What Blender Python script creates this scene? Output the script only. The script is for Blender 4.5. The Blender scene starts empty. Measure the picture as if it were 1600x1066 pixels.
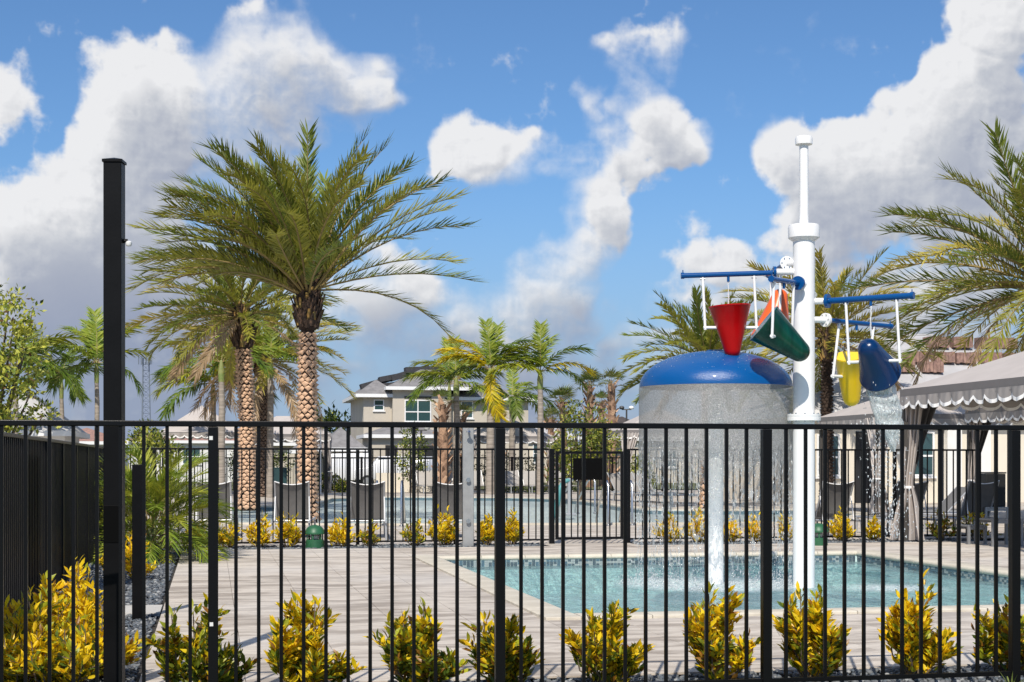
import bpy, bmesh, math, random
import numpy as np
from mathutils import Vector, Matrix, Euler
R = math.radians
scene = bpy.context.scene
col = scene.collection

# ------------------------------------------------------------------ camera
F, HY, EYE = 2350.0, 722.0, 1.29        # focal length and horizon in photograph pixels, eye height in metres
cam_data = bpy.data.cameras.new('camera')
cam = bpy.data.objects.new('camera', cam_data); col.objects.link(cam)
cam_data.sensor_width = 36.0
cam_data.lens = F / 1600 * 36
cam_data.shift_y = (HY - 533) / 1600
cam_data.clip_start = 0.1; cam_data.clip_end = 6000
cam.location = (0, 0, EYE); cam.rotation_euler = (R(90), 0, 0)
scene.camera = cam

# ------------------------------------------------------------------ sun, exposure
SUN_EL = R(46); SUN_AZ = Vector((-0.17, -1.0)).normalized()
sd = bpy.data.lights.new('sun', 'SUN'); sun = bpy.data.objects.new('sun', sd); col.objects.link(sun)
sd.energy = 4.9; sd.angle = R(0.53); sd.color = (1.0, 0.93, 0.83)
ldir = Vector((-SUN_AZ.x * math.cos(SUN_EL), -SUN_AZ.y * math.cos(SUN_EL), -math.sin(SUN_EL)))
sun.rotation_euler = ldir.to_track_quat('-Z', 'Y').to_euler()
scene.view_settings.view_transform = 'Standard'
scene.view_settings.look = 'None'
scene.view_settings.exposure = 0.0
scene.view_settings.gamma = 1.0
scene.view_settings.use_curve_mapping = False
scene.cycles.transparent_max_bounces = 24
scene.cycles.max_bounces = 8

# ------------------------------------------------------------------ world: sky and clouds
world = bpy.data.worlds.new('World'); scene.world = world; world.use_nodes = True
wn = world.node_tree; wn.nodes.clear()
class NT:
    def __init__(s, tree): s.t = tree
    def n(s, typ, **kw):
        o = s.t.nodes.new(typ)
        for k, v in kw.items(): setattr(o, k, v)
        return o
    def link(s, a, b): s.t.links.new(a, b)
    def put(s, sock, v):
        if isinstance(v, bpy.types.NodeSocket): s.link(v, sock)
        else: sock.default_value = v
    def m(s, op, a, b=None, c=None, clamp=False):
        o = s.n('ShaderNodeMath', operation=op); o.use_clamp = clamp
        s.put(o.inputs[0], a)
        if b is not None: s.put(o.inputs[1], b)
        if c is not None: s.put(o.inputs[2], c)
        return o.outputs[0]
    def vm(s, op, a, b=None):
        o = s.n('ShaderNodeVectorMath', operation=op)
        s.put(o.inputs[0], a)
        if b is not None: s.put(o.inputs[1], b)
        return o.outputs['Value'] if op in ('LENGTH', 'DOT_PRODUCT') else o.outputs[0]
    def ss(s, x, lo, hi, a=0.0, b=1.0):
        o = s.n('ShaderNodeMapRange', interpolation_type='SMOOTHSTEP')
        s.put(o.inputs['Value'], x); o.inputs['From Min'].default_value = lo; o.inputs['From Max'].default_value = hi
        o.inputs['To Min'].default_value = a; o.inputs['To Max'].default_value = b
        return o.outputs['Result']
    def mix(s, f, a, b, mode='MIX'):
        o = s.n('ShaderNodeMix', data_type='RGBA', blend_type=mode)
        s.put(o.inputs['Factor'], f); s.put(o.inputs[6], a); s.put(o.inputs[7], b)
        return o.outputs[2]
    def noise(s, vec, scale, detail=4, rough=0.5, dist=0.0):
        o = s.n('ShaderNodeTexNoise'); s.put(o.inputs['Vector'], vec)
        o.inputs['Scale'].default_value = scale; o.inputs['Detail'].default_value = detail
        o.inputs['Roughness'].default_value = rough; o.inputs['Distortion'].default_value = dist
        return o.outputs['Fac']

BLOBS = [  # px, py, rx, ry, weight : the clouds' places in the sky
    (205, 185, 110, 85, 1.2), (160, 290, 110, 110, 1.1), (290, 135, 110, 90, 1.2), (340, 240, 170, 110, 1.0), (420, 70, 95, 80, 1.2),
    (500, 60, 75, 75, 1.1), (510, 150, 80, 80, .8), (590, 155, 38, 26, .7), (90, 360, 130, 70, .9), (230, 360, 130, 60, .9),
    (0, 170, 70, 70, 1.0), (0, 360, 90, 80, .8), (740, 215, 72, 52, 1.1), (810, 245, 85, 42, 1.0), (705, 240, 62, 30, .7),
    (1010, 75, 62, 42, .55), (960, 95, 40, 26, .45), (1060, 45, 36, 40, .5), (918, 165, 26, 28, .7), (1010, 150, 52, 42, .95),
    (1000, 215, 100, 55, .9), (1060, 215, 62, 48, .7), (1020, 285, 46, 46, .6), (940, 300, 66, 58, .9), (925, 365, 72, 52, .95),
    (870, 430, 72, 52, .95), (860, 485, 82, 45, .8), (1570, 60, 85, 95, 1.2), (1480, 135, 62, 56, 1.2), (1540, 190, 130, 90, 1.2),
    (1420, 225, 100, 82, 1.1), (1300, 265, 100, 70, 1.1), (1250, 245, 45, 42, .9), (1400, 320, 170, 70, .9), (1560, 330, 130, 80, .8),
    (1280, 375, 90, 62, .85), (1120, 415, 75, 34, .8), (600, 440, 82, 48, .8), (520, 480, 110, 42, .7), (150, 440, 260, 52, .8),
    (60, 520, 160, 45, .7), (280, 500, 150, 50, .6), (985, 530, 40, 26, .8), (1040, 530, 36, 22, .6), (1450, 470, 150, 60, .6),
    (640, 530, 150, 34, .5), (820, 560, 150, 40, .4), (350, 590, 220, 40, .45), (1000, 620, 260, 36, .4), (1500, 560, 150, 40, .5),
    (548, 110, 50, 50, .9), (550, 150, 50, 30, .8), (60, 440, 120, 60, .5), (250, 420, 160, 50, .5), (1250, 470, 160, 60, .45), (700, 480, 120, 40, .45),
    (1590, 10, 80, 60, .9), (430, 160, 110, 90, .5), (980, 440, 60, 60, .0),
]

# cumulus thickness computed once per direction, then looked up by the world shader
_ng = np.random.default_rng(77); _tab = _ng.random((64, 64, 64)).astype(np.float32)
def vnoise(p):
    i = np.floor(p).astype(np.int32); f = p - i; f = f*f*(3-2*f); i0 = i & 63; i1 = (i + 1) & 63
    x0, y0, z0 = i0[..., 0], i0[..., 1], i0[..., 2]; x1, y1, z1 = i1[..., 0], i1[..., 1], i1[..., 2]
    fx, fy, fz = f[..., 0], f[..., 1], f[..., 2]
    a = _tab[x0, y0, z0]*(1-fx) + _tab[x1, y0, z0]*fx; b = _tab[x0, y1, z0]*(1-fx) + _tab[x1, y1, z0]*fx
    c = _tab[x0, y0, z1]*(1-fx) + _tab[x1, y0, z1]*fx; d = _tab[x0, y1, z1]*(1-fx) + _tab[x1, y1, z1]*fx
    return (a*(1-fy) + b*fy)*(1-fz) + (c*(1-fy) + d*fy)*fz
def fbm(p, octs, rough=.5, billow=False):
    s = 0; amp = 1; tot = 0
    for o in range(octs):
        n = vnoise(p * (2.03**o) + 17.3*o)
        if billow: n = 1 - np.abs(2*n - 1)*1.25
        s = s + n*amp; tot += amp; amp *= rough
    return s / tot
def sstep(x, a, b): t_ = np.clip((x-a)/(b-a), 0, 1); return t_*t_*(3-2*t_)
def cloud_density(d):
    P = d * 23.5
    yc = np.maximum(P[..., 1], 1.0); qx = P[..., 0]/yc*23.5; qz = P[..., 2]/yc*23.5
    wx = (fbm(P*.8 + 5, 3) - .5)*1.5; wz = (fbm(P*.8 + 31, 3) - .5)*1.1
    wx2 = (fbm(P*2.6 + 5, 2) - .5)*.5; wz2 = (fbm(P*2.6 + 31, 2) - .5)*.4
    X = qx + wx + wx2; Zq = qz + wz + wz2
    f = np.zeros_like(qx)
    for (bx_, by_, rx, ry, w) in BLOBS:
        if w <= 0: continue
        l2 = ((X - (bx_-800)/100)*100/(rx*1.22))**2 + ((Zq - (HY-by_)/100)*100/(ry*1.22))**2
        f += np.clip(1-l2, 0, 1)*w
    front = P[..., 1] > 1.0
    f = np.minimum(f*front, 1.3)
    fm = sstep(-np.abs(qx), -11.5, -8.3)*sstep(-qz, -10, -7.6)*front
    f = f + sstep(fbm(P*.11 + 9, 3), .47, .66)*1.05*(1-fm)
    band = sstep(-P[..., 2], -3.9, -1.6)                       # cloud piles up towards the horizon
    f = f + band*(.80 + 1.5*(fbm(P*np.array([.40, .40, .85], dtype=np.float32) + 3, 4) - .45))
    big = fbm(P*1.05, 7, .56, True); fine = fbm(P*2.4 + 8, 6, .62)
    dens = f + (big-.52)*1.05 + (fine-.5)*.80 - .30
    soft = .50 + 1.05*sstep(fbm(P*.55 + 2, 2), .42, .60) + .45*band
    return dens.astype(np.float32), np.clip(f, 0, 1.3).astype(np.float32), sstep(dens, 0, soft)
def shift(a, dx, dy):
    out = np.roll(a, (dy, dx), (0, 1)); return out
def shade(dens, alpha, field, unit):
    """unit: pixels per 100 photo pixels; rows go up with elevation; light comes from the upper left"""
    D = np.clip(dens, 0, 1.4); occ = 0
    for k in range(1, 9):
        s_ = unit*(.05 + .115*k**1.15); occ = occ + shift(D, int(round(s_*.45)), -int(round(s_*.9)))*(.9 if k < 4 else 1.1)
    occ = occ/8
    near = D - shift(D, int(round(unit*.045)), -int(round(unit*.08)))
    lit = np.exp(-.95*np.maximum(occ - .40, 0)) - .02 + .50*np.clip(near, -.35, .35)
    return lit
def make_cloud_image(name, w, h, az0, az1, el0, el1):
    az = np.radians(np.linspace(az0, az1, w, dtype=np.float32))[None, :]; el = np.radians(np.linspace(el0, el1, h, dtype=np.float32))[:, None]
    d = np.stack([np.sin(az)*np.cos(el), np.cos(az)*np.cos(el), np.sin(el)*np.ones_like(az)], -1).astype(np.float32)
    rows = []
    for i in range(0, h, 128): rows.append(cloud_density(d[i:i+128]))
    dens, field, alpha = (np.concatenate([r[k] for r in rows]) for k in range(3))
    lit = shade(dens, alpha, field, w/(az1-az0)*2.44)
    img = np.ones((h, w, 4), dtype=np.float32); img[..., 0] = lit*.5; img[..., 1] = alpha; img[..., 2] = np.clip(dens, 0, 2)*.5
    im = bpy.data.images.new(name, w, h, alpha=False, float_buffer=True); im.colorspace_settings.name = 'Non-Color'
    im.pixels.foreach_set(img.reshape(-1)); im.update()
    return im
PA = (-26.0, 26.0, -1.0, 22.0)
near_im = make_cloud_image('cumulus_ahead', 2300, 1018, *PA)
far_im = make_cloud_image('cumulus_all_round', 1536, 420, -180, 180, -1, 90)

W = NT(wn)
tc = W.n('ShaderNodeTexCoord')
sky = W.n('ShaderNodeTexSky', sky_type='NISHITA'); sky.sun_disc = False
sky.sun_elevation = SUN_EL; sky.sun_rotation = math.atan2(SUN_AZ.x, SUN_AZ.y)
sky.altitude = 0; sky.air_density = 1.0; sky.dust_density = 0.4; sky.ozone_density = 2.5
sepw = W.n('ShaderNodeSeparateXYZ'); W.link(tc.outputs['Generated'], sepw.inputs[0])
azd = W.m('MULTIPLY', W.m('ARCTAN2', sepw.outputs[0], sepw.outputs[1]), 57.29578)
eld = W.m('MULTIPLY', W.m('ARCSINE', sepw.outputs[2]), 57.29578)
def look(im, a0, a1, e0, e1):
    c = W.n('ShaderNodeCombineXYZ'); W.link(W.m('DIVIDE', W.m('SUBTRACT', azd, a0), a1-a0), c.inputs[0]); W.link(W.m('DIVIDE', W.m('SUBTRACT', eld, e0), e1-e0), c.inputs[1])
    t_ = W.n('ShaderNodeTexImage'); t_.image = im; t_.extension = 'EXTEND'; t_.interpolation = 'Cubic'; W.link(c.outputs[0], t_.inputs[0])
    return t_.outputs[0]
inside = W.m('MULTIPLY', W.ss(W.m('ABSOLUTE', azd), 24.0, 25.5, 1.0, 0.0), W.ss(eld, 20.0, 21.5, 1.0, 0.0))
both = W.mix(inside, look(far_im, -180, 180, -1, 90), look(near_im, *PA))
sc_ = W.n('ShaderNodeSeparateColor'); W.link(both, sc_.inputs[0])
lit = W.m('MULTIPLY', sc_.outputs[0], 2.0); alpha = sc_.outputs[1]
z_ = sepw.outputs[2]
lit = W.m('SUBTRACT', lit, W.ss(z_, .04, .17, .42, 0.0), clamp=True)
ramp = W.n('ShaderNodeValToRGB'); W.link(lit, ramp.inputs[0]); cr_ = ramp.color_ramp
cr_.elements[0].position = 0.0; cr_.elements[0].color = (.30, .34, .46, 1)
cr_.elements[1].position = 1.0; cr_.elements[1].color = (.86, .86, .87, 1)
for p_, c_ in ((.35, (.43, .46, .54, 1)), (.62, (.58, .60, .645, 1)), (.82, (.74, .745, .765, 1))):
    e_ = cr_.elements.new(p_); e_.color = c_
skyc = W.vm('MULTIPLY', sky.outputs[0], (0.118*0.58, 0.118*0.79, 0.118*1.0))
skyc = W.mix(W.ss(z_, 0.0, 0.20, 0.80, 0.0), skyc, (0.29, 0.395, 0.60, 1))
fin = W.mix(W.m('MULTIPLY', alpha, W.ss(z_, 0.0, .12, .80, .97)), skyc, ramp.outputs[0])
below = W.mix(W.ss(z_, -.02, .0), (.22, .23, .20, 1), fin)
bg = W.n('ShaderNodeBackground'); W.link(below, bg.inputs['Color']); bg.inputs['Strength'].default_value = 1.0
wo = W.n('ShaderNodeOutputWorld'); W.link(bg.outputs[0], wo.inputs['Surface'])
world.cycles.sampling_method = 'MANUAL'; world.cycles.sample_map_resolution = 512

# ------------------------------------------------------------------ place axes: U along the fences, V away from the camera
A = R(11.3); CA, SA = math.cos(A), math.sin(A)
def uv(u, v, z=0.0): return Vector((u * CA - v * SA, u * SA + v * CA, z))
def uof(px, v):
    t = (px - 800) / F
    return v * (SA + t * CA) / (CA - t * SA)
def at(px, Z, py=None):                 # point at depth Z under pixel px (py gives its height)
    return Vector(((px - 800) / F * Z, Z, 0.0 if py is None else EYE + (HY - py) / F * Z))
def hz(py, Z): return EYE + (HY - py) / F * Z

# ------------------------------------------------------------------ materials
MATS = {}
def material(name, color=(.5, .5, .5), rough=.6, metal=0.0, var=0.0, vscale=5.0, bump=0.0, bscale=30.0, spec=0.5,
             trans=0.0, color2=None, objvar=0.0, stretch=(1, 1, 1), coat=0.0):
    if name in MATS: return MATS[name]
    m = bpy.data.materials.new(name); m.use_nodes = True
    t = NT(m.node_tree); nodes = m.node_tree.nodes
    b = nodes['Principled BSDF']; out = nodes['Material Output']
    c = (*color, 1)
    tcn = t.n('ShaderNodeTexCoord')
    vec = t.vm('MULTIPLY', tcn.outputs['Object'], stretch)
    csock = None
    if var or color2:
        nz = t.noise(vec, vscale, 5, .6)
        c2 = (*(color2 or tuple(x * (1 - var) for x in color)), 1)
        csock = t.mix(t.ss(nz, .35, .65), c, c2)
    if objvar:
        oi = t.n('ShaderNodeObjectInfo')
        hs = t.n('ShaderNodeHueSaturation'); t.put(hs.inputs['Color'], csock if csock else c)
        t.put(hs.inputs['Value'], t.m('ADD', 1 - objvar, t.m('MULTIPLY', oi.outputs['Random'], 2 * objvar)))
        csock = hs.outputs[0]
    if csock: t.link(csock, b.inputs['Base Color'])
    else: b.inputs['Base Color'].default_value = c
    b.inputs['Roughness'].default_value = rough; b.inputs['Metallic'].default_value = metal
    b.inputs['Specular IOR Level'].default_value = spec
    if coat: b.inputs['Coat Weight'].default_value = coat; b.inputs['Coat Roughness'].default_value = 0.08
    if bump:
        bn = t.n('ShaderNodeBump'); bn.inputs['Strength'].default_value = bump; bn.inputs['Distance'].default_value = .02
        t.link(t.noise(vec, bscale, 4, .6), bn.inputs['Height']); t.link(bn.outputs[0], b.inputs['Normal'])
    if trans:
        tr = t.n('ShaderNodeBsdfTranslucent')
        if csock: t.link(csock, tr.inputs['Color'])
        else: tr.inputs['Color'].default_value = c
        mx = t.n('ShaderNodeMixShader'); mx.inputs[0].default_value = trans
        t.link(b.outputs[0], mx.inputs[1]); t.link(tr.outputs[0], mx.inputs[2]); t.link(mx.outputs[0], out.inputs['Surface'])
    MATS[name] = m
    return m
M = material
black = M('black_powder_coat', (.004, .004, .0045), .34, bump=.08, bscale=120, spec=.22)
black_post = M('black_post_paint', (.0045, .0045, .005), .42, var=.35, vscale=6, bump=.03, bscale=60, spec=.15)
white_paint = M('white_gloss_paint', (.86, .86, .85), .25, coat=.2, var=.04, vscale=3)
blue_paint = M('blue_gloss_paint', (.001, .066, .235), .28, coat=.08, spec=.3)
blue_dome = M('blue_wet_fibreglass', (.0005, .078, .27), .26, coat=.08, bump=.25, bscale=70, spec=.4)
red_paint = M('red_gloss_plastic', (.42, .001, .003), .28, coat=.05, var=.15, vscale=4, spec=.22)
green_paint = M('dark_green_gloss_plastic', (.001, .032, .022), .25, coat=.15, color2=(.002, .060, .038), vscale=9, stretch=(1, 1, .15), spec=.3)
orange_paint = M('orange_gloss_plastic', (.80, .13, .02), .28, coat=.15)
yellow_paint = M('yellow_gloss_plastic', (.95, .62, .002), .3, coat=.1)
navy_paint = M('navy_blue_wet_plastic', (.0005, .024, .095), .22, coat=.12, bump=.15, bscale=60, spec=.35)
steel = M('stainless_steel', (.6, .6, .6), .25, metal=1.0)
brushed = M('grey_shower_metal', (.34, .345, .34), .45, metal=.35, var=.15, vscale=6, bump=.05)
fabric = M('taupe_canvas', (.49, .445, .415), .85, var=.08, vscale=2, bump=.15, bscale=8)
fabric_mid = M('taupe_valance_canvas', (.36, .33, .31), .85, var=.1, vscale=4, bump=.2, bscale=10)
fabric_shaded = M('shaded_taupe_canvas', (.10, .095, .095), .9, var=.15, vscale=3)  # same taupe canvas, with the back curtain's shade put into its colour
fabric_white = M('white_scallop_trim', (.86, .85, .83), .8)
sling = M('grey_sling_mesh', (.165, .160, .155), .75, var=.1, vscale=8, bump=.15, bscale=200)
frame_metal = M('silver_grey_frame', (.42, .43, .44), .35, metal=.3)
garden_green = M('green_plastic', (.022, .115, .050), .45, var=.2, vscale=12, bump=.1)
stucco = M('grey_beige_stucco', (.54, .485, .40), .9, var=.08, vscale=.8, bump=.2, bscale=40)
stucco_light = M('cream_stucco', (.70, .64, .53), .9, var=.05, vscale=.8)
stucco_white = M('white_stucco', (.74, .73, .70), .9, var=.05)
fascia = M('white_fascia_board', (.78, .78, .77), .6)
roof_grey = M('grey_roof_tile', (.24, .23, .23), .85, var=.25, vscale=3, bump=.4, bscale=10)
roof_brown = M('dark_brown_roof_tile', (.075, .062, .058), .85, var=.3, vscale=3)
roof_terra = M('terracotta_roof_tile', (.36, .20, .155), .85, color2=(.26, .155, .13), vscale=5)
roof_pale = M('pale_roof_underlayment', (.48, .47, .47), .85, var=.15, vscale=1)
tile_brown = M('stacked_brown_tile', (.36, .22, .17), .85, color2=(.20, .12, .10), vscale=8)
win_glass = M('window_glass', (.03, .07, .075), .06, spec=.9)
dark_open = M('dark_interior', (.012, .012, .013), .7)
concrete = M('pale_concrete_band', (.55, .53, .49), .85, var=.1, vscale=4, bump=.2, bscale=50)
car_white = M('white_car_paint', (.74, .74, .75), .2, coat=.5)
car_silver = M('silver_car_paint', (.45, .46, .48), .25, metal=.4, coat=.5)
car_glass = M('dark_car_glass', (.012, .02, .03), .05, spec=.9)
rubber = M('black_rubber', (.02, .02, .02), .8)
soil = M('dark_soil', (.05, .045, .04), .95, var=.4, vscale=20, bump=.5)
bark_tan = M('tan_palm_scar', (.70, .46, .30), .9, color2=(.52, .33, .21), vscale=14, objvar=.1, bump=.3)
bark_dark = M('dark_palm_bark', (.05, .03, .02), .95, var=.4, vscale=20)
boot_mat = M('brown_palm_boot', (.13, .075, .045), .95, color2=(.05, .032, .024), vscale=16, bump=.5)
boot_orange = M('orange_petiole', (.40, .22, .06), .8, color2=(.26, .19, .06), vscale=6)
smooth_trunk = M('pale_ringed_trunk', (.36, .31, .26), .85, color2=(.22, .19, .155), vscale=16, stretch=(.1, .1, 1))
green_shaft = M('green_crownshaft', (.14, .20, .05), .5, color2=(.26, .26, .09), vscale=4)
shag_mat = M('shaggy_tan_bark', (.40, .25, .16), .9, color2=(.20, .12, .08), vscale=5, bump=.4)
wood_branch = M('grey_brown_branch', (.16, .12, .085), .9, var=.3, vscale=20)
def leafmat(name, c, c2=None, tr=.35, rough=.45, vs=3):
    return M(name, c, rough, trans=tr, color2=c2 or tuple(x * .75 for x in c), vscale=vs, objvar=.15, spec=.4)
fr_green = leafmat('date_frond_green', (.21, .25, .035), (.13, .17, .028))
fr_olive = leafmat('date_frond_olive', (.36, .34, .045), (.22, .23, .035))
fr_yellow = leafmat('date_frond_yellowing', (.56, .45, .07), (.38, .34, .06))
fr_dry = leafmat('dry_tan_frond', (.48, .34, .20), (.36, .25, .14))
rachis_mat = M('frond_stalk', (.26, .19, .07), .6)
fx_green = leafmat('foxtail_green', (.17, .26, .03), (.34, .38, .04))
fx_dark = leafmat('foxtail_dark_green', (.10, .18, .024), (.20, .27, .032))
fx_yellow = leafmat('foxtail_yellow', (.78, .58, .012), (.50, .46, .03))
fx_yellowgreen = leafmat('foxtail_yellow_green', (.42, .42, .03), (.18, .24, .03))
areca = leafmat('areca_green', (.30, .38, .045), (.16, .24, .03))
areca2 = leafmat('areca_yellow_green', (.48, .48, .06), (.26, .32, .04))
cr = [leafmat('croton_yellow', (.95, .72, .016), (.85, .58, .014), .38, .38, 9),
      leafmat('croton_gold', (.80, .48, .012), (.90, .64, .014), .38, .38, 9),
      leafmat('croton_lime', (.50, .50, .030), (.30, .34, .022), .35, .38, 9),
      leafmat('croton_green', (.075, .135, .020), (.19, .22, .022), .3, .38, 12),
      leafmat('croton_bronze', (.34, .15, .018), (.22, .11, .02), .3, .38, 9)]
tr_leaf = [leafmat('tree_leaf_mid', (.18, .24, .035)), leafmat('tree_leaf_light', (.56, .56, .09)), leafmat('tree_leaf_dark', (.035, .062, .015)), leafmat('tree_leaf_brown', (.20, .11, .045))]
grass_m = leafmat('lawn_green', (.10, .14, .03), (.20, .20, .06))

# ------------------------------------------------------------------ mesh builders
class MB:
    def __init__(s): s.v = []; s.f = []; s.m = []
    def add(s, vs, fs, mi=0):
        o = len(s.v); s.v.extend(tuple(v) for v in vs)
        for f in fs: s.f.append(tuple(i + o for i in f)); s.m.append(mi)
        return s
    def box(s, x0, x1, y0, y1, z0, z1, mi=0, mat=None):
        vs = [Vector(p) for p in ((x0,y0,z0),(x1,y0,z0),(x1,y1,z0),(x0,y1,z0),(x0,y0,z1),(x1,y0,z1),(x1,y1,z1),(x0,y1,z1))]
        if mat is not None: vs = [mat @ v for v in vs]
        return s.add(vs, [(0,3,2,1),(4,5,6,7),(0,1,5,4),(1,2,6,5),(2,3,7,6),(3,0,4,7)], mi)
    def tube(s, pts, r, n=10, mi=0, caps=True):
        pts = [Vector(p) for p in pts]
        rs = r if isinstance(r, (list, tuple)) else [r] * len(pts)
        rings = []; ref = None
        for i, p in enumerate(pts):
            t = (pts[min(i + 1, len(pts) - 1)] - pts[max(i - 1, 0)]).normalized()
            if ref is None: ref = t.orthogonal().normalized()
            ref = (ref - t * ref.dot(t)).normalized(); b = t.cross(ref)
            rings.append([p + (ref * math.cos(2*math.pi*k/n) + b * math.sin(2*math.pi*k/n)) * rs[i] for k in range(n)])
        vs = [v for ring in rings for v in ring]; fs = []
        for i in range(len(pts) - 1):
            for k in range(n):
                a = i*n + k; c = i*n + (k+1) % n
                fs.append((a, c, c + n, a + n))
        if caps:
            fs.append(tuple(range(n))[::-1]); fs.append(tuple((len(pts)-1)*n + k for k in range(n)))
        return s.add(vs, fs, mi)
    def lathe(s, prof, n=24, org=(0,0,0), mi=0, mat=None, jit=None):
        vs = []; fs = []
        for (r, z) in prof:
            for k in range(n):
                a = 2*math.pi*k/n
                v = Vector((r*math.cos(a), r*math.sin(a), z)) + Vector(org)
                vs.append(mat @ v if mat is not None else v)
        for i in range(len(prof) - 1):
            for k in range(n):
                a = i*n + k; c = i*n + (k+1) % n
                fs.append((a, c, c+n, a+n))
        if prof[0][0] > 1e-5: fs.append(tuple(range(n))[::-1])
        if prof[-1][0] > 1e-5: fs.append(tuple((len(prof)-1)*n + k for k in range(n)))
        return s.add(vs, fs, mi)
    def mesh(s, name, mats, smooth=False, bevel=0.0):
        me = bpy.data.meshes.new(name); me.from_pydata(s.v, [], s.f)
        for m in (mats if isinstance(mats, (list, tuple)) else [mats]): me.materials.append(m)
        me.polygons.foreach_set('material_index', s.m)
        if bevel:
            bm = bmesh.new(); bm.from_mesh(me)
            bmesh.ops.bevel(bm, geom=[e for e in bm.edges if len(e.link_faces) == 2 and e.calc_face_angle(0) > .5], offset=bevel, segments=2, affect='EDGES', profile=.5)
            bm.to_mesh(me); bm.free()
        if smooth:
            me.polygons.foreach_set('use_smooth', [True] * len(me.polygons))
            if smooth != 'all':
                try: me.set_sharp_from_angle(angle=R(42))
                except Exception: pass
        me.update()
        return me
    def build(s, name, mats, parent=None, smooth=False, bevel=0.0, kind=None):
        return link(name, s.mesh(name, mats, smooth, bevel), parent, kind)
def link(name, me, parent=None, kind=None, loc=None, rot=None):
    o = bpy.data.objects.new(name, me); col.objects.link(o)
    if parent is not None: o.parent = parent
    if kind: o['kind'] = kind
    if loc is not None: o.location = loc
    if rot is not None: o.rotation_euler = rot
    return o
def tag(o, label=None, cat=None, group=None, kind=None):
    if label: o['label'] = label
    if cat: o['category'] = cat
    if group: o['group'] = group
    if kind: o['kind'] = kind
    return o
def thing(name, label, cat, loc=(0,0,0), rz=0.0, group=None):
    o = bpy.data.objects.new(name, None); col.objects.link(o); o.empty_display_size = .2
    o.location = loc; o.rotation_euler = (0, 0, rz)
    return tag(o, label, cat, group)
def copy_tree(root, loc=None, rz=None, label=None, group=None, scale=None):
    r = root.copy(); col.objects.link(r)
    if loc is not None: r.location = loc
    if rz is not None: r.rotation_euler = (0, 0, rz)
    if scale: r.scale = (scale,) * 3 if not isinstance(scale, tuple) else scale
    if label: r['label'] = label
    if group: r['group'] = group
    for ch in root.children:
        c = ch.copy(); col.objects.link(c); c.parent = r
        for g in ch.children:
            d = g.copy(); col.objects.link(d); d.parent = c
    return r
def bulk_mesh(name, tv, tf, mats4, matlist, midx=None, smooth=False, flat=False):
    """many transformed copies of one small template in one mesh (numpy)"""
    tv = np.asarray(tv, dtype=np.float32); tf = np.asarray(tf, dtype=np.int32)
    N = len(mats4); nv = len(tv); nf, k = tf.shape
    Mx = np.asarray(mats4, dtype=np.float32)
    V = np.einsum('nij,vj->nvi', Mx[:, :, :3], tv) + Mx[:, None, :, 3]
    Fc = (tf[None] + (np.arange(N) * nv)[:, None, None]).reshape(-1)
    me = bpy.data.meshes.new(name)
    me.vertices.add(N * nv); me.vertices.foreach_set('co', V.reshape(-1))
    me.loops.add(N * nf * k); me.loops.foreach_set('vertex_index', Fc.astype(np.int32))
    me.polygons.add(N * nf)
    me.polygons.foreach_set('loop_start', np.arange(N * nf, dtype=np.int32) * k)
    for m in (matlist if isinstance(matlist, (list, tuple)) else [matlist]): me.materials.append(m)
    if midx is not None: me.polygons.foreach_set('material_index', np.repeat(np.asarray(midx, dtype=np.int32), nf))
    if smooth: me.polygons.foreach_set('use_smooth', np.ones(N * nf, dtype=bool))
    if flat: me.polygons.foreach_set('use_smooth', np.zeros(N * nf, dtype=bool))
    me.update(calc_edges=True); me.validate()
    return me
def rot_mats(rng, N, loc, scale, direction=None, spread=1.0):
    """N x 3x4 matrices: local +X along direction"""
    out = np.zeros((N, 3, 4), dtype=np.float32)
    D = direction / (np.linalg.norm(direction, axis=1, keepdims=True) + 1e-9)
    rnd = rng.normal(size=(N, 3)); rnd[:, 2] += spread
    Nn = rnd - D * np.sum(rnd * D, axis=1, keepdims=True); Nn /= np.linalg.norm(Nn, axis=1, keepdims=True) + 1e-9
    S = np.cross(Nn, D)
    sc = np.broadcast_to(np.asarray(scale, dtype=np.float32), (N,))[:, None]
    out[:, :, 0] = D * sc; out[:, :, 1] = S * sc; out[:, :, 2] = Nn * sc; out[:, :, 3] = loc
    return out
rnd = random.Random(11); rng = np.random.default_rng(5)
from mathutils.geometry import tessellate_polygon
from mathutils import noise as mnoise

# ------------------------------------------------------------------ ground, decks, beds
POOL = (2.97, 9.0, 12.25, 20.0)                       # splash pool water, in u0 u1 v0 v1
CO = .30                                              # coping width
def sheet(name, outer, holes, z, mat, parent=None, kind='structure'):
    polys = [[Vector((p[0], p[1], 0)) for p in outer]] + [[Vector((p[0], p[1], 0)) for p in h] for h in holes]
    tris = tessellate_polygon(polys)
    flat = [p for poly in polys for p in poly]
    me = bpy.data.meshes.new(name)
    fs = []
    for t in tris:
        a, b, c = (flat[i] for i in t)
        fs.append(tuple(t) if (b - a).cross(c - a).z > 0 else tuple(t[::-1]))
    me.from_pydata([(p.x, p.y, z) for p in flat], [], fs); me.materials.append(mat); me.update()
    return link(name, me, parent, kind)
def rect(u0, u1, v0, v1): return [uv(u0, v0), uv(u1, v0), uv(u1, v1), uv(u0, v1)]
splash_hole = rect(POOL[0] - .02, POOL[1] + .02, POOL[2] - .02, POOL[3] + .02)
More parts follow.
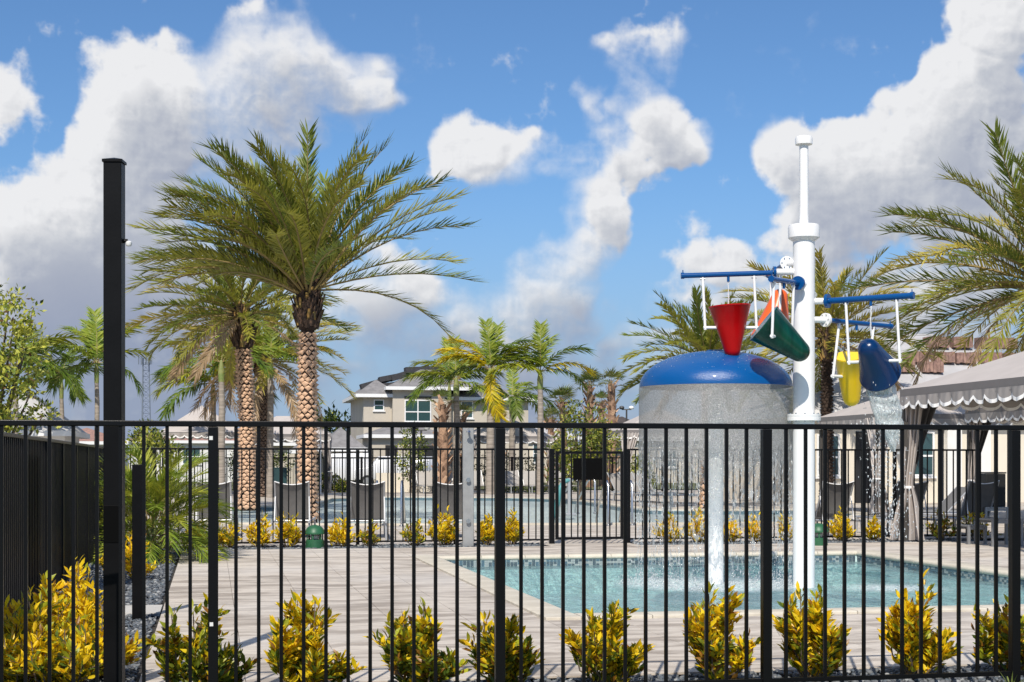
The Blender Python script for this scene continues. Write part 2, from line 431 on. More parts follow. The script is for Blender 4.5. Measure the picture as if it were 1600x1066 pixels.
# big pool outline: straight near edge, far edge bending towards the camera on the right
def gp(px, py, z=0.0):
    Z = F * (EYE - z) / (py - HY); return Vector(((px - 800) / F * Z, Z, 0))
mp = [gp(330, 818), gp(560, 820), gp(900, 819), gp(1300, 817), gp(1340, 803), gp(1240, 797.5), gp(1080, 798), gp(1010, 797), gp(965, 792), gp(920, 785),
      gp(870, 780), gp(800, 778), gp(600, 777), gp(520, 779), gp(500, 787), gp(430, 792), gp(330, 793)]
def offset_poly(poly, d):
    c = sum(poly, Vector()) / len(poly); out = []
    n = len(poly)
    for i in range(n):
        a, b, e = poly[i-1], poly[i], poly[(i+1) % n]
        n1 = Vector(((b-a).y, -(b-a).x, 0)).normalized(); n2 = Vector(((e-b).y, -(e-b).x, 0)).normalized()
        nn = (n1 + n2).normalized(); out.append(b + nn * d)
    return out
mpo = offset_poly(mp, .35)
ground_m = M('lawn_ground', (.075, .10, .028), .95, color2=(.14, .13, .06), vscale=.8, bump=.3)
big = 1600
sheet('ground', [(-big, -60), (big, -60), (big, big), (-big, big)], [splash_hole, mp], -.05, ground_m)

tm = bpy.data.materials.new('streaked_paver'); tm.use_nodes = True
t = NT(tm.node_tree); b = tm.node_tree.nodes['Principled BSDF']
geo = t.n('ShaderNodeNewGeometry'); oi = t.n('ShaderNodeObjectInfo')
gu = t.vm('DOT_PRODUCT', geo.outputs['Position'], (CA, SA, 0)); gv = t.vm('DOT_PRODUCT', geo.outputs['Position'], (-SA, CA, 0))
cx = t.n('ShaderNodeCombineXYZ'); t.link(gu, cx.inputs[0]); t.link(gv, cx.inputs[1]); t.link(t.m('MULTIPLY', oi.outputs['Random'], .35), cx.inputs[2])
wp = t.n('ShaderNodeTexNoise'); t.link(cx.outputs[0], wp.inputs['Vector']); wp.inputs['Scale'].default_value = 1.1
wpv = t.vm('MULTIPLY', t.vm('SUBTRACT', wp.outputs['Color'], (.5, .5, .5)), (0, .55, 0))
sv = t.vm('MULTIPLY', t.vm('ADD', cx.outputs[0], wpv), (.75, 3.0, 1.0))
n1 = t.noise(sv, 1.6, 5, .58, .7); n2 = t.noise(t.vm('MULTIPLY', t.vm('ADD', cx.outputs[0], wpv), (2.2, 12, 1)), 2.6, 4, .6)
n3 = t.noise(t.vm('MULTIPLY', cx.outputs[0], (.25, .35, 0)), 1.0, 2, .5)
c1 = t.mix(t.ss(n1, .40, .64), (.60, .535, .455, 1), (.33, .28, .23, 1))  # wavy darker streaks, stretched along U and warped by noise
c1 = t.mix(t.ss(n2, .45, .75, 0, .55), c1, (.31, .265, .22, 1))
c1 = t.mix(t.ss(n3, .45, .7, 0, .4), c1, (.62, .59, .55, 1))
hs = t.n('ShaderNodeHueSaturation'); t.link(c1, hs.inputs['Color']); t.put(hs.inputs['Value'], t.m('ADD', .95, t.m('MULTIPLY', oi.outputs['Random'], .1)))
t.link(hs.outputs[0], b.inputs['Base Color']); b.inputs['Roughness'].default_value = .72
bn = t.n('ShaderNodeBump'); bn.inputs['Strength'].default_value = .25; bn.inputs['Distance'].default_value = .01
t.link(n2, bn.inputs['Height']); t.link(bn.outputs[0], b.inputs['Normal'])
grout = M('paver_joint', (.50, .455, .40), .95)

deck = sheet('pool_deck', rect(-.42, 16, 8.83, 22.5), [splash_hole], -.012, grout)
BED = (22.5, 23.5)
GU0, GU1 = uof(850, 23), uof(988, 23)
unit = MB(); unit.box(-.5, .5, -.5, .5, -1, 0)
tile_me = unit.mesh('paver', tm, bevel=0)
def spans(a, b, n): return [(a + (b-a)*i/n, a + (b-a)*(i+1)/n) for i in range(n)]
ucols = spans(-.42, POOL[0]-CO, 5) + spans(POOL[0]-CO, POOL[1]+CO, 11) + spans(POOL[1]+CO, 16, 11)
vrows = spans(8.83, POOL[2]-CO, 5) + spans(POOL[2]-CO, POOL[3]+CO, 14) + spans(POOL[3]+CO, 22.5, 4)
rest = []
for (v0, v1) in vrows:
    for (u0, u1) in ucols:
        um, vm_ = (u0+u1)/2, (v0+v1)/2
        if POOL[0]-CO < um < POOL[1]+CO and POOL[2]-CO < vm_ < POOL[3]+CO: continue
        p = uv(um, vm_); px = 800 + F*p.x/p.y; dz = rnd.uniform(-.0012, .0012)
        w, d = u1-u0-.004, v1-v0-.004
        if vm_ < 17.2 and -80 < px < 1680:
            o = link('paver', tile_me, deck); o.location = (p.x, p.y, dz); o.rotation_euler = (0, 0, A); o.scale = (w, d, .011)
        else: rest.append((um, vm_, w, d, dz))
def tile_field(name, items, parent, mat=None):
    ms = np.zeros((len(items), 3, 4), dtype=np.float32)
    for i, (um, vm_, w, d, dz) in enumerate(items):
        p = uv(um, vm_)
        ms[i] = [[CA*w, -SA*d, 0, p.x], [SA*w, CA*d, 0, p.y], [0, 0, .011, dz]]
    me = bulk_mesh(name, unit.v, unit.f, ms, mat or tm, flat=True)
    return link(name, me, parent, 'stuff')
tile_field('distant_pavers', rest, deck)
deck2 = sheet('main_pool_deck', rect(-9, 30, BED[1], 68), [mpo], -.012, grout)
sheet('gate_threshold', rect(GU0, GU1, BED[0]+.001, BED[1]-.001), [], -.002, tm)
items = []
for (v0, v1) in spans(BED[1], 31.0, 12):
    for (u0, u1) in spans(-4, 16, 33): items.append(((u0+u1)/2, (v0+v1)/2, u1-u0-.006, v1-v0-.006, 0))
items = [i for i in items if i[1] < 29.8]
tile_field('deck_pavers', items, deck2)
sheet('far_deck_paving', rect(-9, 30, 29.8, 68), [mpo], -.004, tm)
# gravel beds
def bed(name, u0, u1, v0, v1):
    return sheet(name, rect(u0, u1, v0, v1), [], -.034, soil)
b1 = bed('gravel_bed_front', -3.2, 16, 8.02, 8.82); b2 = bed('gravel_bed_left', -3.2, -.43, 8.825, 22.4)
b3 = bed('gravel_bed_back', -3.2, GU0, BED[0], BED[1]); b4 = bed('gravel_bed_right', GU1, 16, BED[0], BED[1])
ico = bmesh.new(); bmesh.ops.create_icosphere(ico, subdivisions=1, radius=1); icv = [tuple(v.co) for v in ico.verts]; icf = [tuple(v.index for v in f.verts) for f in ico.faces]; ico.free()
pebm = [M('grey_pebble', (.16, .17, .18), .7, objvar=0, var=.3, vscale=30), M('dark_pebble', (.07, .078, .09), .65, var=.3, vscale=30), M('pale_pebble', (.32, .33, .33), .75, var=.25, vscale=30), M('blue_grey_pebble', (.11, .135, .16), .65, var=.3, vscale=30)]
def pebbles(name, u0, u1, v0, v1, size, cover, parent, layers=.02):
    n = int((u1-u0)*(v1-v0)/(size*size*cover))
    us = rng.uniform(u0+size*.5, u1-size*.5, n); vs = rng.uniform(v0+size*.5, v1-size*.5, n)
    ms = np.zeros((n, 3, 4), dtype=np.float32)
    for i in range(n):
        s = size * .5 * rng.uniform(.6, 1.35)
        e = Euler((rng.uniform(-.5, .5), rng.uniform(-.5, .5), rng.uniform(0, 6.28))).to_matrix() @ Matrix.Diagonal((s*1.25, s*.9, s*.6))
        p = uv(us[i], vs[i], -.028 + rng.uniform(0, layers) + s*.2)
        for r in range(3): ms[i, r, :3] = e[r]; ms[i, r, 3] = p[r]
    me = bulk_mesh(name, icv, icf, ms, pebm, rng.choice(4, n, p=[.36, .30, .12, .22]), smooth=True)
    return link(name, me, parent, 'stuff')
pebbles('pebble', -.42, 5.8, 8.03, 8.80, .040, .62, b1)
pebbles('pebble', -1.6, -.44, 8.1, 13.2, .032, .75, b2)
pebbles('pebble', -1.6, -.44, 14.0, 22.4, .040, .9, b2)
pebbles('pebble', -3.0, GU0 - .02, BED[0]+.02, BED[1]-.02, .05, .7, b3)
pebbles('pebble', GU1 + .02, 12.5, BED[0]+.02, BED[1]-.02, .05, .7, b4)
st = MB()
for k, (u0, u1) in enumerate(spans(-3.0, -.43, 3)):
    st.box(u0+.004, u1-.004, 13.25, 13.95, -.06, .0, 0, Matrix.Rotation(A, 4, 'Z'))
st.build('concrete_strip', concrete, None, bevel=0, kind='structure')
# lawn in front of the beds with real blades in the visible corner
blv = [(0, -.0022, 0), (0, .0022, 0), (.35, .0018, .5), (.35, -.0018, .5), (.9, 0, .75)]
nb = 15000; us = rng.uniform(3.3, 5.2, nb); vs = rng.uniform(7.3, 8.0, nb)
locs = np.array([uv(a, c, -.05) for a, c in zip(us, vs)]); D = rng.normal(size=(nb, 3)); D[:, 2] = 3.2
blade = [(0, -.0025, 0), (.5, -.002, .0), (.5, .002, 0), (0, .0025, 0)]
bv = [(0, -.003, 0), (0, .003, 0), (.035, .0025, .003), (.035, -.0025, .003), (.062, .0004, .012), (.062, -.0004, .012)]
me = bulk_mesh('lawn_grass', bv, [(0, 1, 2, 3), (3, 2, 4, 5)], rot_mats(rng, nb, locs, rng.uniform(.5, 1.25, nb), D), [grass_m, leafmat('straw_grass', (.36, .31, .12))], rng.choice(2, nb, p=[.7, .3]))
link('lawn_grass', me, None, 'stuff').__setitem__('label', 'short green and straw lawn grass in front of the fence')

# ------------------------------------------------------------------ splash pool
plaster = M('pale_pool_plaster', (.68, .85, .84), .8, var=.06, vscale=3)
def water_material(name, tint, foam=(), dmix=.28, dcol=(.40, .58, .60)):
    m = bpy.data.materials.new(name); m.use_nodes = True; t = NT(m.node_tree); nd = m.node_tree.nodes; nd.remove(nd['Principled BSDF'])
    out = nd['Material Output']; geo = t.n('ShaderNodeNewGeometry')
    v = t.vm('MULTIPLY', geo.outputs['Position'], (1, 1, 0))
    n1 = t.noise(t.vm('MULTIPLY', v, (1.0, .42, 0)), 3.6, 4, .6, .8); n2 = t.noise(t.vm('MULTIPLY', v, (1.0, .55, 0)), 13, 2, .5)
    h = t.m('ADD', n1, t.m('MULTIPLY', n2, .25))
    bn = t.n('ShaderNodeBump'); bn.inputs['Strength'].default_value = 1.0; bn.inputs['Distance'].default_value = .22; t.link(h, bn.inputs['Height'])
    tr = t.n('ShaderNodeBsdfTransparent'); tr.inputs[0].default_value = (*tint, 1)
    gl = t.n('ShaderNodeBsdfGlossy'); gl.inputs['Roughness'].default_value = .03; t.link(bn.outputs[0], gl.inputs['Normal'])
    fr = t.n('ShaderNodeFresnel'); fr.inputs['IOR'].default_value = 1.33; t.link(bn.outputs[0], fr.inputs['Normal'])
    mx = t.n('ShaderNodeMixShader'); t.link(t.m('MINIMUM', fr.outputs[0], .80), mx.inputs[0]); t.link(tr.outputs[0], mx.inputs[1]); t.link(gl.outputs[0], mx.inputs[2])
    df = t.n('ShaderNodeBsdfDiffuse'); df.inputs[0].default_value = (*dcol, 1); t.link(bn.outputs[0], df.inputs['Normal'])
    m2 = t.n('ShaderNodeMixShader'); m2.inputs[0].default_value = dmix; t.link(mx.outputs[0], m2.inputs[1]); t.link(df.outputs[0], m2.inputs[2])
    last = m2.outputs[0]
    for (p, r0, r1) in foam:
        d = t.vm('SUBTRACT', v, (p.x, p.y, 0)); l = t.vm('LENGTH', d)
        k = t.m('MULTIPLY', t.ss(l, r0, r1, 1.0, 0.0), t.ss(t.noise(v, 22, 4, .65), .36, .62))
        fo = t.n('ShaderNodeBsdfDiffuse'); fo.inputs[0].default_value = (.78, .82, .83, 1)
        m3 = t.n('ShaderNodeMixShader'); t.link(t.m('MULTIPLY', k, .8), m3.inputs[0]); t.link(last, m3.inputs[1]); t.link(fo.outputs[0], m3.inputs[2]); last = m3.outputs[0]
    t.link(last, out.inputs['Surface'])
    return m
MUSH = at(1118, 17.5); TOW = at(1256, 17.0)
SPL = at(1392, 16.9)
def basin(name, poly, depth, parent_kind='structure', mat=plaster):
    mb = MB(); n = len(poly)
    vs = [(p.x, p.y, 0) for p in poly] + [(p.x, p.y, -depth) for p in poly]
    tris = tessellate_polygon([[Vector((p.x, p.y, 0)) for p in poly]])
    fs = []
    for tt in tris:
        a, b2_, c = (poly[i] for i in tt); tt = tuple(tt)
        fs.append(tuple(i + n for i in (tt if (b2_-a).cross(c-a).z > 0 else tt[::-1])))
    fs += [(i, (i+1) % n, (i+1) % n + n, i + n) for i in range(n)]
    mb.add(vs, fs); return mb.build(name, mat, None, kind=parent_kind)
P0 = rect(*POOL)
pool = basin('splash_pool', P0, .50)
sheet('splash_pool_water', rect(POOL[0]+.002, POOL[1]-.002, POOL[2]+.002, POOL[3]-.002), [], -.125, water_material('splash_pool_water', (.80, .94, .93), [(MUSH, .75, 1.35), (SPL, .1, .8)]))
cop_m = M('cream_coping_stone', (.62, .57, .47), .75, color2=(.52, .47, .38), vscale=3, objvar=.06, bump=.3, bscale=25)
def coping_mesh(L):
    mb = MB(); prof = [(-CO, -.03), (-CO, .018), (-CO+.01, .026), (-.02, .026), (0.008, .018), (.02, .0), (.02, -.022), (.008, -.036), (-.01, -.04)]
    n = len(prof); g = .004
    vs = [(x, y, z) for x in (-L/2+g, L/2-g) for (y, z) in prof]
    fs = [(i, i+n, (i+1) % n + n, (i+1) % n) for i in range(n)] + [tuple(range(n)), tuple(range(n, 2*n))[::-1]]
    mb.add(vs, fs); return mb.mesh('coping_stone', cop_m, smooth=True)
me_u = coping_mesh((POOL[1]-POOL[0])/10); me_v = coping_mesh((POOL[3]-POOL[2])/13)
for i in range(10):
    um = POOL[0] + (i+.5)*(POOL[1]-POOL[0])/10
    link('coping_stone', me_u, pool, loc=uv(um, POOL[2]), rot=(0, 0, A))
    link('coping_stone', me_u, pool, loc=uv(um, POOL[3]), rot=(0, 0, A + math.pi))
for i in range(13):
    vm_ = POOL[2] + (i+.5)*(POOL[3]-POOL[2])/13
    link('coping_stone', me_v, pool, loc=uv(POOL[0], vm_), rot=(0, 0, A - math.pi/2))
    link('coping_stone', me_v, pool, loc=uv(POOL[1], vm_), rot=(0, 0, A + math.pi/2))
cc = MB(); cc.box(-CO/2, CO/2, -CO/2, CO/2, -.03, .026); ccm = cc.mesh('corner_coping_stone', cop_m, bevel=.006)
for (a_, b_) in ((POOL[0]-CO/2, POOL[2]-CO/2), (POOL[1]+CO/2, POOL[2]-CO/2), (POOL[0]-CO/2, POOL[3]+CO/2), (POOL[1]+CO/2, POOL[3]+CO/2)):
    link('coping_stone', ccm, pool, loc=uv(a_, b_), rot=(0, 0, A))
# waterline mosaic: little dark glass tiles round the inside wall
mos = [M('mosaic_slate', (.08, .11, .13), .2), M('mosaic_blue', (.09, .15, .19), .2), M('mosaic_pale', (.30, .34, .34), .25)]
ms = []
ts = .05
def mosaic(ua, va, ub, vb, inward):
    L = math.hypot(ub-ua, vb-va); n = int(L/ts); du, dv = (ub-ua)/L, (vb-va)/L
    for i in range(n):
        for r in range(4):
            p = uv(ua + du*(i+.5)*ts + inward[0]*.004, va + dv*(i+.5)*ts + inward[1]*.004, -.055 - r*.031)
            t_ = uv(du, dv)*ts*.45; nn = uv(*inward)*.004
            ms.append([[t_.x, nn.x, 0, p.x], [t_.y, nn.y, 0, p.y], [0, 0, .0135, p.z]])
mosaic(POOL[0], POOL[3], POOL[1], POOL[3], (0, -1)); mosaic(POOL[1], POOL[2], POOL[1], POOL[3], (-1, 0)); mosaic(POOL[0], POOL[2], POOL[0], POOL[3], (1, 0))
cube = MB().box(-1, 1, -1, 1, -1, 1)
link('mosaic_tile', bulk_mesh('mosaic_tile', cube.v, cube.f, np.array(ms), mos, rng.choice(3, len(ms), p=[.36, .36, .28]), flat=True), pool, 'stuff')
# main pool
main_pool = basin('main_pool', mp, .8, mat=M('main_pool_plaster', (.74, .79, .77), .8))
me = sheet('main_pool_water', mp, [], -.11, water_material('main_pool_water', (.92, .96, .95), (), .5, (.62, .70, .69)))
n = len(mp)
for i in range(n):
    a_, b_ = mp[i], mp[(i+1) % n]; c_, d_ = mpo[(i+1) % n], mpo[i]
    k = max(1, int((b_-a_).length / 1.2))
    mb = MB()
    for j in range(k):
        q = [a_.lerp(b_, (j+.01)/k), a_.lerp(b_, (j+.99)/k), d_.lerp(c_, (j+.99)/k), d_.lerp(c_, (j+.01)/k)]
        mb.add([(p.x, p.y, z) for z in (-.05, .03) for p in q], [(3,2,1,0), (4,5,6,7), (0,1,5,4), (1,2,6,5), (2,3,7,6), (3,0,4,7)])
    mb.build('pale_coping', cop_m, main_pool)
tb = M('blue_grey_waterline_tile', (.12, .20, .24), .3, var=.5, vscale=40)
mb = MB()
for i in range(n):
    a_, b_ = mp[i], mp[(i+1) % n]; d = (b_-a_).normalized(); inn = Vector((-d.y, d.x, 0)) * .01
    mb.add([(a_.x+inn.x, a_.y+inn.y, -.02), (b_.x+inn.x, b_.y+inn.y, -.02), (b_.x+inn.x, b_.y+inn.y, -.30), (a_.x+inn.x, a_.y+inn.y, -.30)], [(0, 1, 2, 3)])
mb.build('waterline_band', tb, main_pool)

# ------------------------------------------------------------------ fences
picket_me = MB().box(-.0093, .0093, -.0093, .0093, .075, 1.482).mesh('picket', black, bevel=.0015)
PITCH = 1.5227 / 13
def fence(name, label, u, v, ang, s0, s1, post_s, rail_h=1.49, postw=.052, post_top=1.478, rail_d=.034, picket_stuff=False, skip_posts=()):
    """root at place (u, v); local x runs along the fence from s0 to s1, posts at post_s (every 13 pitches)"""
    root = thing(name, label, 'fence', uv(u, v), ang)
    MB().box(s0, s1, -rail_d/2, rail_d/2, rail_h-.016, rail_h+.014).build('top_rail', black, root, bevel=.004)
    MB().box(s0, s1, -.013, .013, .050, .076).build('bottom_rail', black, root, bevel=.002)
    pm = MB().box(-postw/2, postw/2, -postw/2, postw/2, -.05, post_top-.005).mesh('post', black, bevel=.003)
    for s in post_s: link('post', pm, root, loc=(s, 0, 0))
    k0 = math.ceil((s0 - post_s[0]) / PITCH); k1 = math.floor((s1 - post_s[0]) / PITCH)
    n = 0
    for k in range(k0, k1 + 1):
        s = post_s[0] + k * PITCH
        if any(abs(s - q) < .05 for q in post_s): continue
        if n < 290: link('picket', picket_me, root, loc=(s, 0, 0))
        n += 1
    return root
ff = fence('picket_fence', 'black metal picket fence running right across the foreground in front of the shrubs', .0086, 8.0, A, -1.55, 6.2, [-1.5227, 0, 1.5227, 3.0454, 4.5681, 6.09])
stk = M('white_sticker', (.7, .7, .68), .7)
for (s, z) in ((-.012, hz(685, 7.9)), (-.010, hz(973, 7.9))):
    MB().box(s-.008, s+.010, -.0285, -.0262, z-.010, z+.010).build('sticker', stk, ff)
lf_posts = [8.0 + .0 + i*1.5227 for i in range(11)]
lf = fence('picket_fence', 'black picket fence running away down the left side behind the big yellow shrub', -1.47, 0, A + math.pi/2, 8.04, 23.1, [p - .02 for p in lf_posts[1:]])
MB().box(8.6, 9.4, .03, .05, .2, 1.44).build('solid_panel', black, lf)
MB().box(12.5, 13.5, .03, .05, .2, 1.44).build('solid_panel', black, lf)
# back fence, left and right of the gate
ub = 23.2
p556, p710 = uof(556, ub), uof(710, ub)
lp = [uof(860, ub) - i*1.5227 for i in range(1, 6)]
fence('picket_fence', 'black picket fence behind the row of yellow shrubs, left of the gate', 0, ub, A, -1.4, uof(860, ub)-.03, sorted(lp))
rp = [uof(982, ub) + i*1.5227 for i in range(0, 6)]
fence('picket_fence', 'black picket fence behind the splash pool, right of the gate', 0, ub, A, uof(982, ub)+.03, 12.6, rp)
ga, gb = uof(862, ub), uof(980, ub)
gt = thing('pool_gate', 'black metal pool gate with a square lock plate in the back fence', 'gate', uv(ga, ub), A)
GW = gb - ga
for s in (0, GW): MB().box(s-.04, s+.04, -.04, .04, -.05, 1.50).build('gate_post', black, gt, bevel=.004)
gfm = MB()
gfm.box(.06, .11, -.02, .02, .06, 1.46); gfm.box(GW-.11, GW-.06, -.02, .02, .06, 1.46)
gfm.box(.11, GW-.11, -.02, .02, 1.42, 1.46); gfm.box(.11, GW-.11, -.02, .02, .06, .10)
gfm.build('gate_frame', black, gt)
k = 1
while .11 + k*.105 < GW - .12:
    MB().box(.11+k*.105-.009, .11+k*.105+.009, -.009, .009, .101, 1.419).build('picket', black, gt); k += 1
pl = (uof(895, ub) - ga, uof(942, ub) - ga); zp = (hz(750, 23.9), hz(716, 23.9))
MB().box(pl[0], pl[1], -.045, -.012, zp[0], zp[1]).build('lock_plate', M('matte_black_panel', (.002, .002, .002), .6, spec=.08), gt, bevel=.004)
# far fence beyond the big pool
fr = thing('picket_fence', 'far dark fence seen small beyond the big pool and loungers', 'fence', (0, 66, 0), 0)
mb = MB(); mb.box(-14, 14, -.02, .02, 1.44, 1.50); mb.box(-14, 14, -.02, .02, .05, .09); mb.build('rail', black, fr)
mb = MB()
for k in range(-115, 116): mb.box(k*.12-.01, k*.12+.01, -.01, .01, .091, 1.439)
mb.build('picket', black, fr, kind='stuff')
for k in range(-6, 7): MB().box(k*2.2-.05, k*2.2+.05, -.05, .05, -.05, 1.52).build('post', black, fr)

# tall square post, short post
X0 = at(175, 8.5)
tp = thing('tall_square_post', 'tall black square post with a pyramid cap rising above the fence', 'post', (X0.x, 8.55, 0), R(1.5))
H = hz(253, 8.5)
MB().box(-.0508, .0508, -.0508, .0508, -.05, H).build('post_shaft', black_post, tp, bevel=.004)
mb = MB(); mb.add([(-.057,-.057,H+.001),(.057,-.057,H+.001),(.057,.057,H+.001),(-.057,.057,H+.001),(-.057,-.057,H+.016),(.057,-.057,H+.016),(.057,.057,H+.016),(-.057,.057,H+.016),(0,0,H+.034)],
       [(3,2,1,0),(0,1,5,4),(1,2,6,5),(2,3,7,6),(3,0,4,7),(4,5,8),(5,6,8),(6,7,8),(7,4,8)]); mb.build('post_cap', black_post, tp)
MB().box(-.047, .047, -.0545, -.0515, hz(848, 8.5), hz(790, 8.5)).build('cover_plate', M('dull_black_plate', (.001, .001, .001), .5, spec=.1), tp, bevel=.001)
cm = MB(); z = hz(378, 8.5)
cm.tube([(.05, 0, z+.012), (.075, 0, z+.012)], .012, 12); cm.lathe([(0, .0), (.014, .002), (.018, .010), (.018, .024), (.010, .030), (0, .031)], 16, (.082, 0, z-.018), 1)
cm.build('small_camera', [black_post, white_paint], tp, smooth=True)
X1 = at(215, 12.4)
MBp = MB().box(-.043, .043, -.043, .043, -.05, 1.27)
sp = MBp.build('short_square_post', black_post, None, bevel=.004); sp.location = (X1.x, 12.4, 0); sp.rotation_euler = (0, 0, A)
tag(sp, 'short black square post standing in the gravel just right of the tall post', 'post')

# ------------------------------------------------------------------ mushroom waterfall
mu = thing('mushroom_waterfall', 'big blue mushroom dome on a white column shedding a round water curtain', 'water feature', (MUSH.x, MUSH.y, 0))
RD = .885; ZR = 2.16; ZT = hz(549, 17.5)
MB().lathe([(.16, -.49), (.16, -.46), (.092, -.455), (.092, ZR+.1)], 40).build('column', white_paint, mu, smooth=True)
prof = [(RD-.02, ZR-.004), (RD, ZR)] + [(RD*math.cos(a_)**.92 if a_ < 1.57 else 0.0, ZR + (ZT-ZR)*math.sin(a_)) for a_ in [R(d) for d in range(4, 91, 4)]]
prof = [(r, z) for r, z in prof if r > .09 or z < ZR + .1] + [(.09, ZT-.002), (0, ZT)]
dm = MB().lathe(prof, 96); dm.lathe([(.092, ZR+.12), (RD-.025, ZR+.03), (RD-.02, ZR-.004)], 96)
dm.build('dome', blue_dome, mu, smooth=True)
MB().lathe([(.115, ZT-.012), (.118, ZT+.006), (.10, ZT+.012), (0, ZT+.012)], 32).build('top_cap', blue_dome, mu, smooth=True)
# water curtain: a film that is whole at the rim and tears open lower down
wm = bpy.data.materials.new('water_curtain'); wm.use_nodes = True; t = NT(wm.node_tree); nd = wm.node_tree.nodes; nd.remove(nd['Principled BSDF'])
geo = t.n('ShaderNodeNewGeometry'); sp_ = t.n('ShaderNodeSeparateXYZ'); t.link(geo.outputs['Position'], sp_.inputs[0]); zz = sp_.outputs[2]
pv = geo.outputs['Position']
fine = t.noise(pv, 75, 3, .6); med = t.noise(t.vm('MULTIPLY', pv, (1, 1, .45)), 15, 5, .68, 1.2); streak = t.noise(t.vm('MULTIPLY', pv, (1, 1, .12)), 26, 3, .6)
bn = t.n('ShaderNodeBump'); bn.inputs['Strength'].default_value = .9; bn.inputs['Distance'].default_value = .02
t.link(t.m('ADD', t.m('MULTIPLY', fine, .5), t.m('MULTIPLY', med, t.ss(zz, 1.2, 1.7, 1.6, .1))), bn.inputs['Height'])
df = t.n('ShaderNodeBsdfDiffuse'); t.link(t.mix(t.ss(zz, .7, 1.5, 1.0, 0.0), t.mix(t.ss(fine, .35, .65), (.42, .405, .385, 1), (.58, .565, .54, 1)), (.80, .81, .81, 1)), df.inputs[0])
tl = t.n('ShaderNodeBsdfTranslucent'); tl.inputs[0].default_value = (.50, .50, .49, 1)
gl = t.n('ShaderNodeBsdfGlossy'); gl.inputs['Roughness'].default_value = .12; t.link(bn.outputs[0], gl.inputs['Normal']); t.link(bn.outputs[0], df.inputs['Normal'])
tr = t.n('ShaderNodeBsdfTransparent')
a1 = t.n('ShaderNodeMixShader'); a1.inputs[0].default_value = .3; t.link(df.outputs[0], a1.inputs[1]); t.link(tl.outputs[0], a1.inputs[2])
a2 = t.n('ShaderNodeMixShader'); a2.inputs[0].default_value = .14; t.link(a1.outputs[0], a2.inputs[1]); t.link(gl.outputs[0], a2.inputs[2])
cover_top = t.ss(t.m('ADD', zz, t.m('MULTIPLY', t.m('SUBTRACT', med, .5), 1.6)), 1.0, 1.5, 0.0, 1.0)
opa = t.m('ADD', .62, t.m('MULTIPLY', t.m('SUBTRACT', fine, .5), .5))
lowc = t.m('MULTIPLY', t.ss(t.m('ADD', med, t.m('MULTIPLY', t.m('SUBTRACT', streak, .5), .6)), .53, .66), t.ss(zz, -.1, 1.2, .40, .8))
op = t.m('ADD', t.m('MULTIPLY', cover_top, opa), t.m('MULTIPLY', t.m('SUBTRACT', 1.0, cover_top), lowc), clamp=True)
a3 = t.n('ShaderNodeMixShader'); t.link(op, a3.inputs[0]); t.link(tr.outputs[0], a3.inputs[1]); t.link(a2.outputs[0], a3.inputs[2]); t.link(a3.outputs[0], nd['Material Output'].inputs['Surface'])
mb = MB(); na, nz_ = 160, 60; vs = []; fs = []
for j in range(nz_ + 1):
    z = ZR - .003 - (ZR + .115) * j / nz_
    for i in range(na):
        a_ = 2*math.pi*i/na
        k_ = max(0, (1.6 - z)) / 1.6
        r = RD + .004 + .05 * k_ * mnoise.noise(Vector((math.cos(a_)*4, math.sin(a_)*4, z*1.5))) + .012 * mnoise.noise(Vector((math.cos(a_)*14, math.sin(a_)*14, z*5)))*min(1, k_*3)
        vs.append((r*math.cos(a_), r*math.sin(a_), z))
for j in range(nz_):
    for i in range(na):
        a_, c_ = j*na+i, j*na+(i+1) % na; fs.append((a_, c_, c_+na, a_+na))
mb.add(vs, fs); mb.build('water_curtain', wm, mu, smooth='all')
drop_m = bpy.data.materials.new('water_drops'); drop_m.use_nodes = True; t = NT(drop_m.node_tree); pb = drop_m.node_tree.nodes['Principled BSDF']
pb.inputs['Base Color'].default_value = (.80, .82, .83, 1); pb.inputs['Roughness'].default_value = .12
trn = t.n('ShaderNodeBsdfTransparent'); mx = t.n('ShaderNodeMixShader'); mx.inputs[0].default_value = .55
t.link(trn.outputs[0], mx.inputs[1]); t.link(pb.outputs[0], mx.inputs[2]); t.link(mx.outputs[0], drop_m.node_tree.nodes['Material Output'].inputs['Surface'])
octv = [(1,0,0),(-1,0,0),(0,1,0),(0,-1,0),(0,0,1),(0,0,-1)]; octf = [(0,2,4),(2,1,4),(1,3,4),(3,0,4),(2,0,5),(1,2,5),(3,1,5),(0,3,5)]
def drops(name, locs, smin, smax, stretch, parent):
    n = len(locs); ms = np.zeros((n, 3, 4), dtype=np.float32); s = rng.uniform(smin, smax, n)
    ms[:, 0, 0] = s; ms[:, 1, 1] = s; ms[:, 2, 2] = s * rng.uniform(1, stretch, n); ms[:, :, 3] = locs
    return link(name, bulk_mesh(name, octv, octf, ms, drop_m, smooth=True), parent, 'stuff')
n = 2600; th = rng.uniform(0, 6.283, n); rr = RD + rng.normal(0, .035, n); z = -.1 + 1.65*rng.uniform(0, 1, n)
drops('falling_drops', np.stack([rr*np.cos(th), rr*np.sin(th), z], 1), .002, .0055, 7, mu)
n = 900; th = rng.uniform(0, 6.283, n); rr = RD + rng.normal(0, .12, n)
drops('splash_drops', np.stack([rr*np.cos(th), rr*np.sin(th), -.12 + np.abs(rng.normal(0, .07, n))], 1), .003, .009, 1.5, mu)
n = 260; th = rng.uniform(0, 6.283, n); rr = RD*np.sqrt(rng.uniform(.05, .95, n)); 
zz_ = ZR + (ZT-ZR)*np.sqrt(np.clip(1-(rr/RD)**2.17, 0, 1)) + .003
drops('beads_of_water', np.stack([rr*np.cos(th), rr*np.sin(th), zz_], 1), .0025, .005, 1, mu)

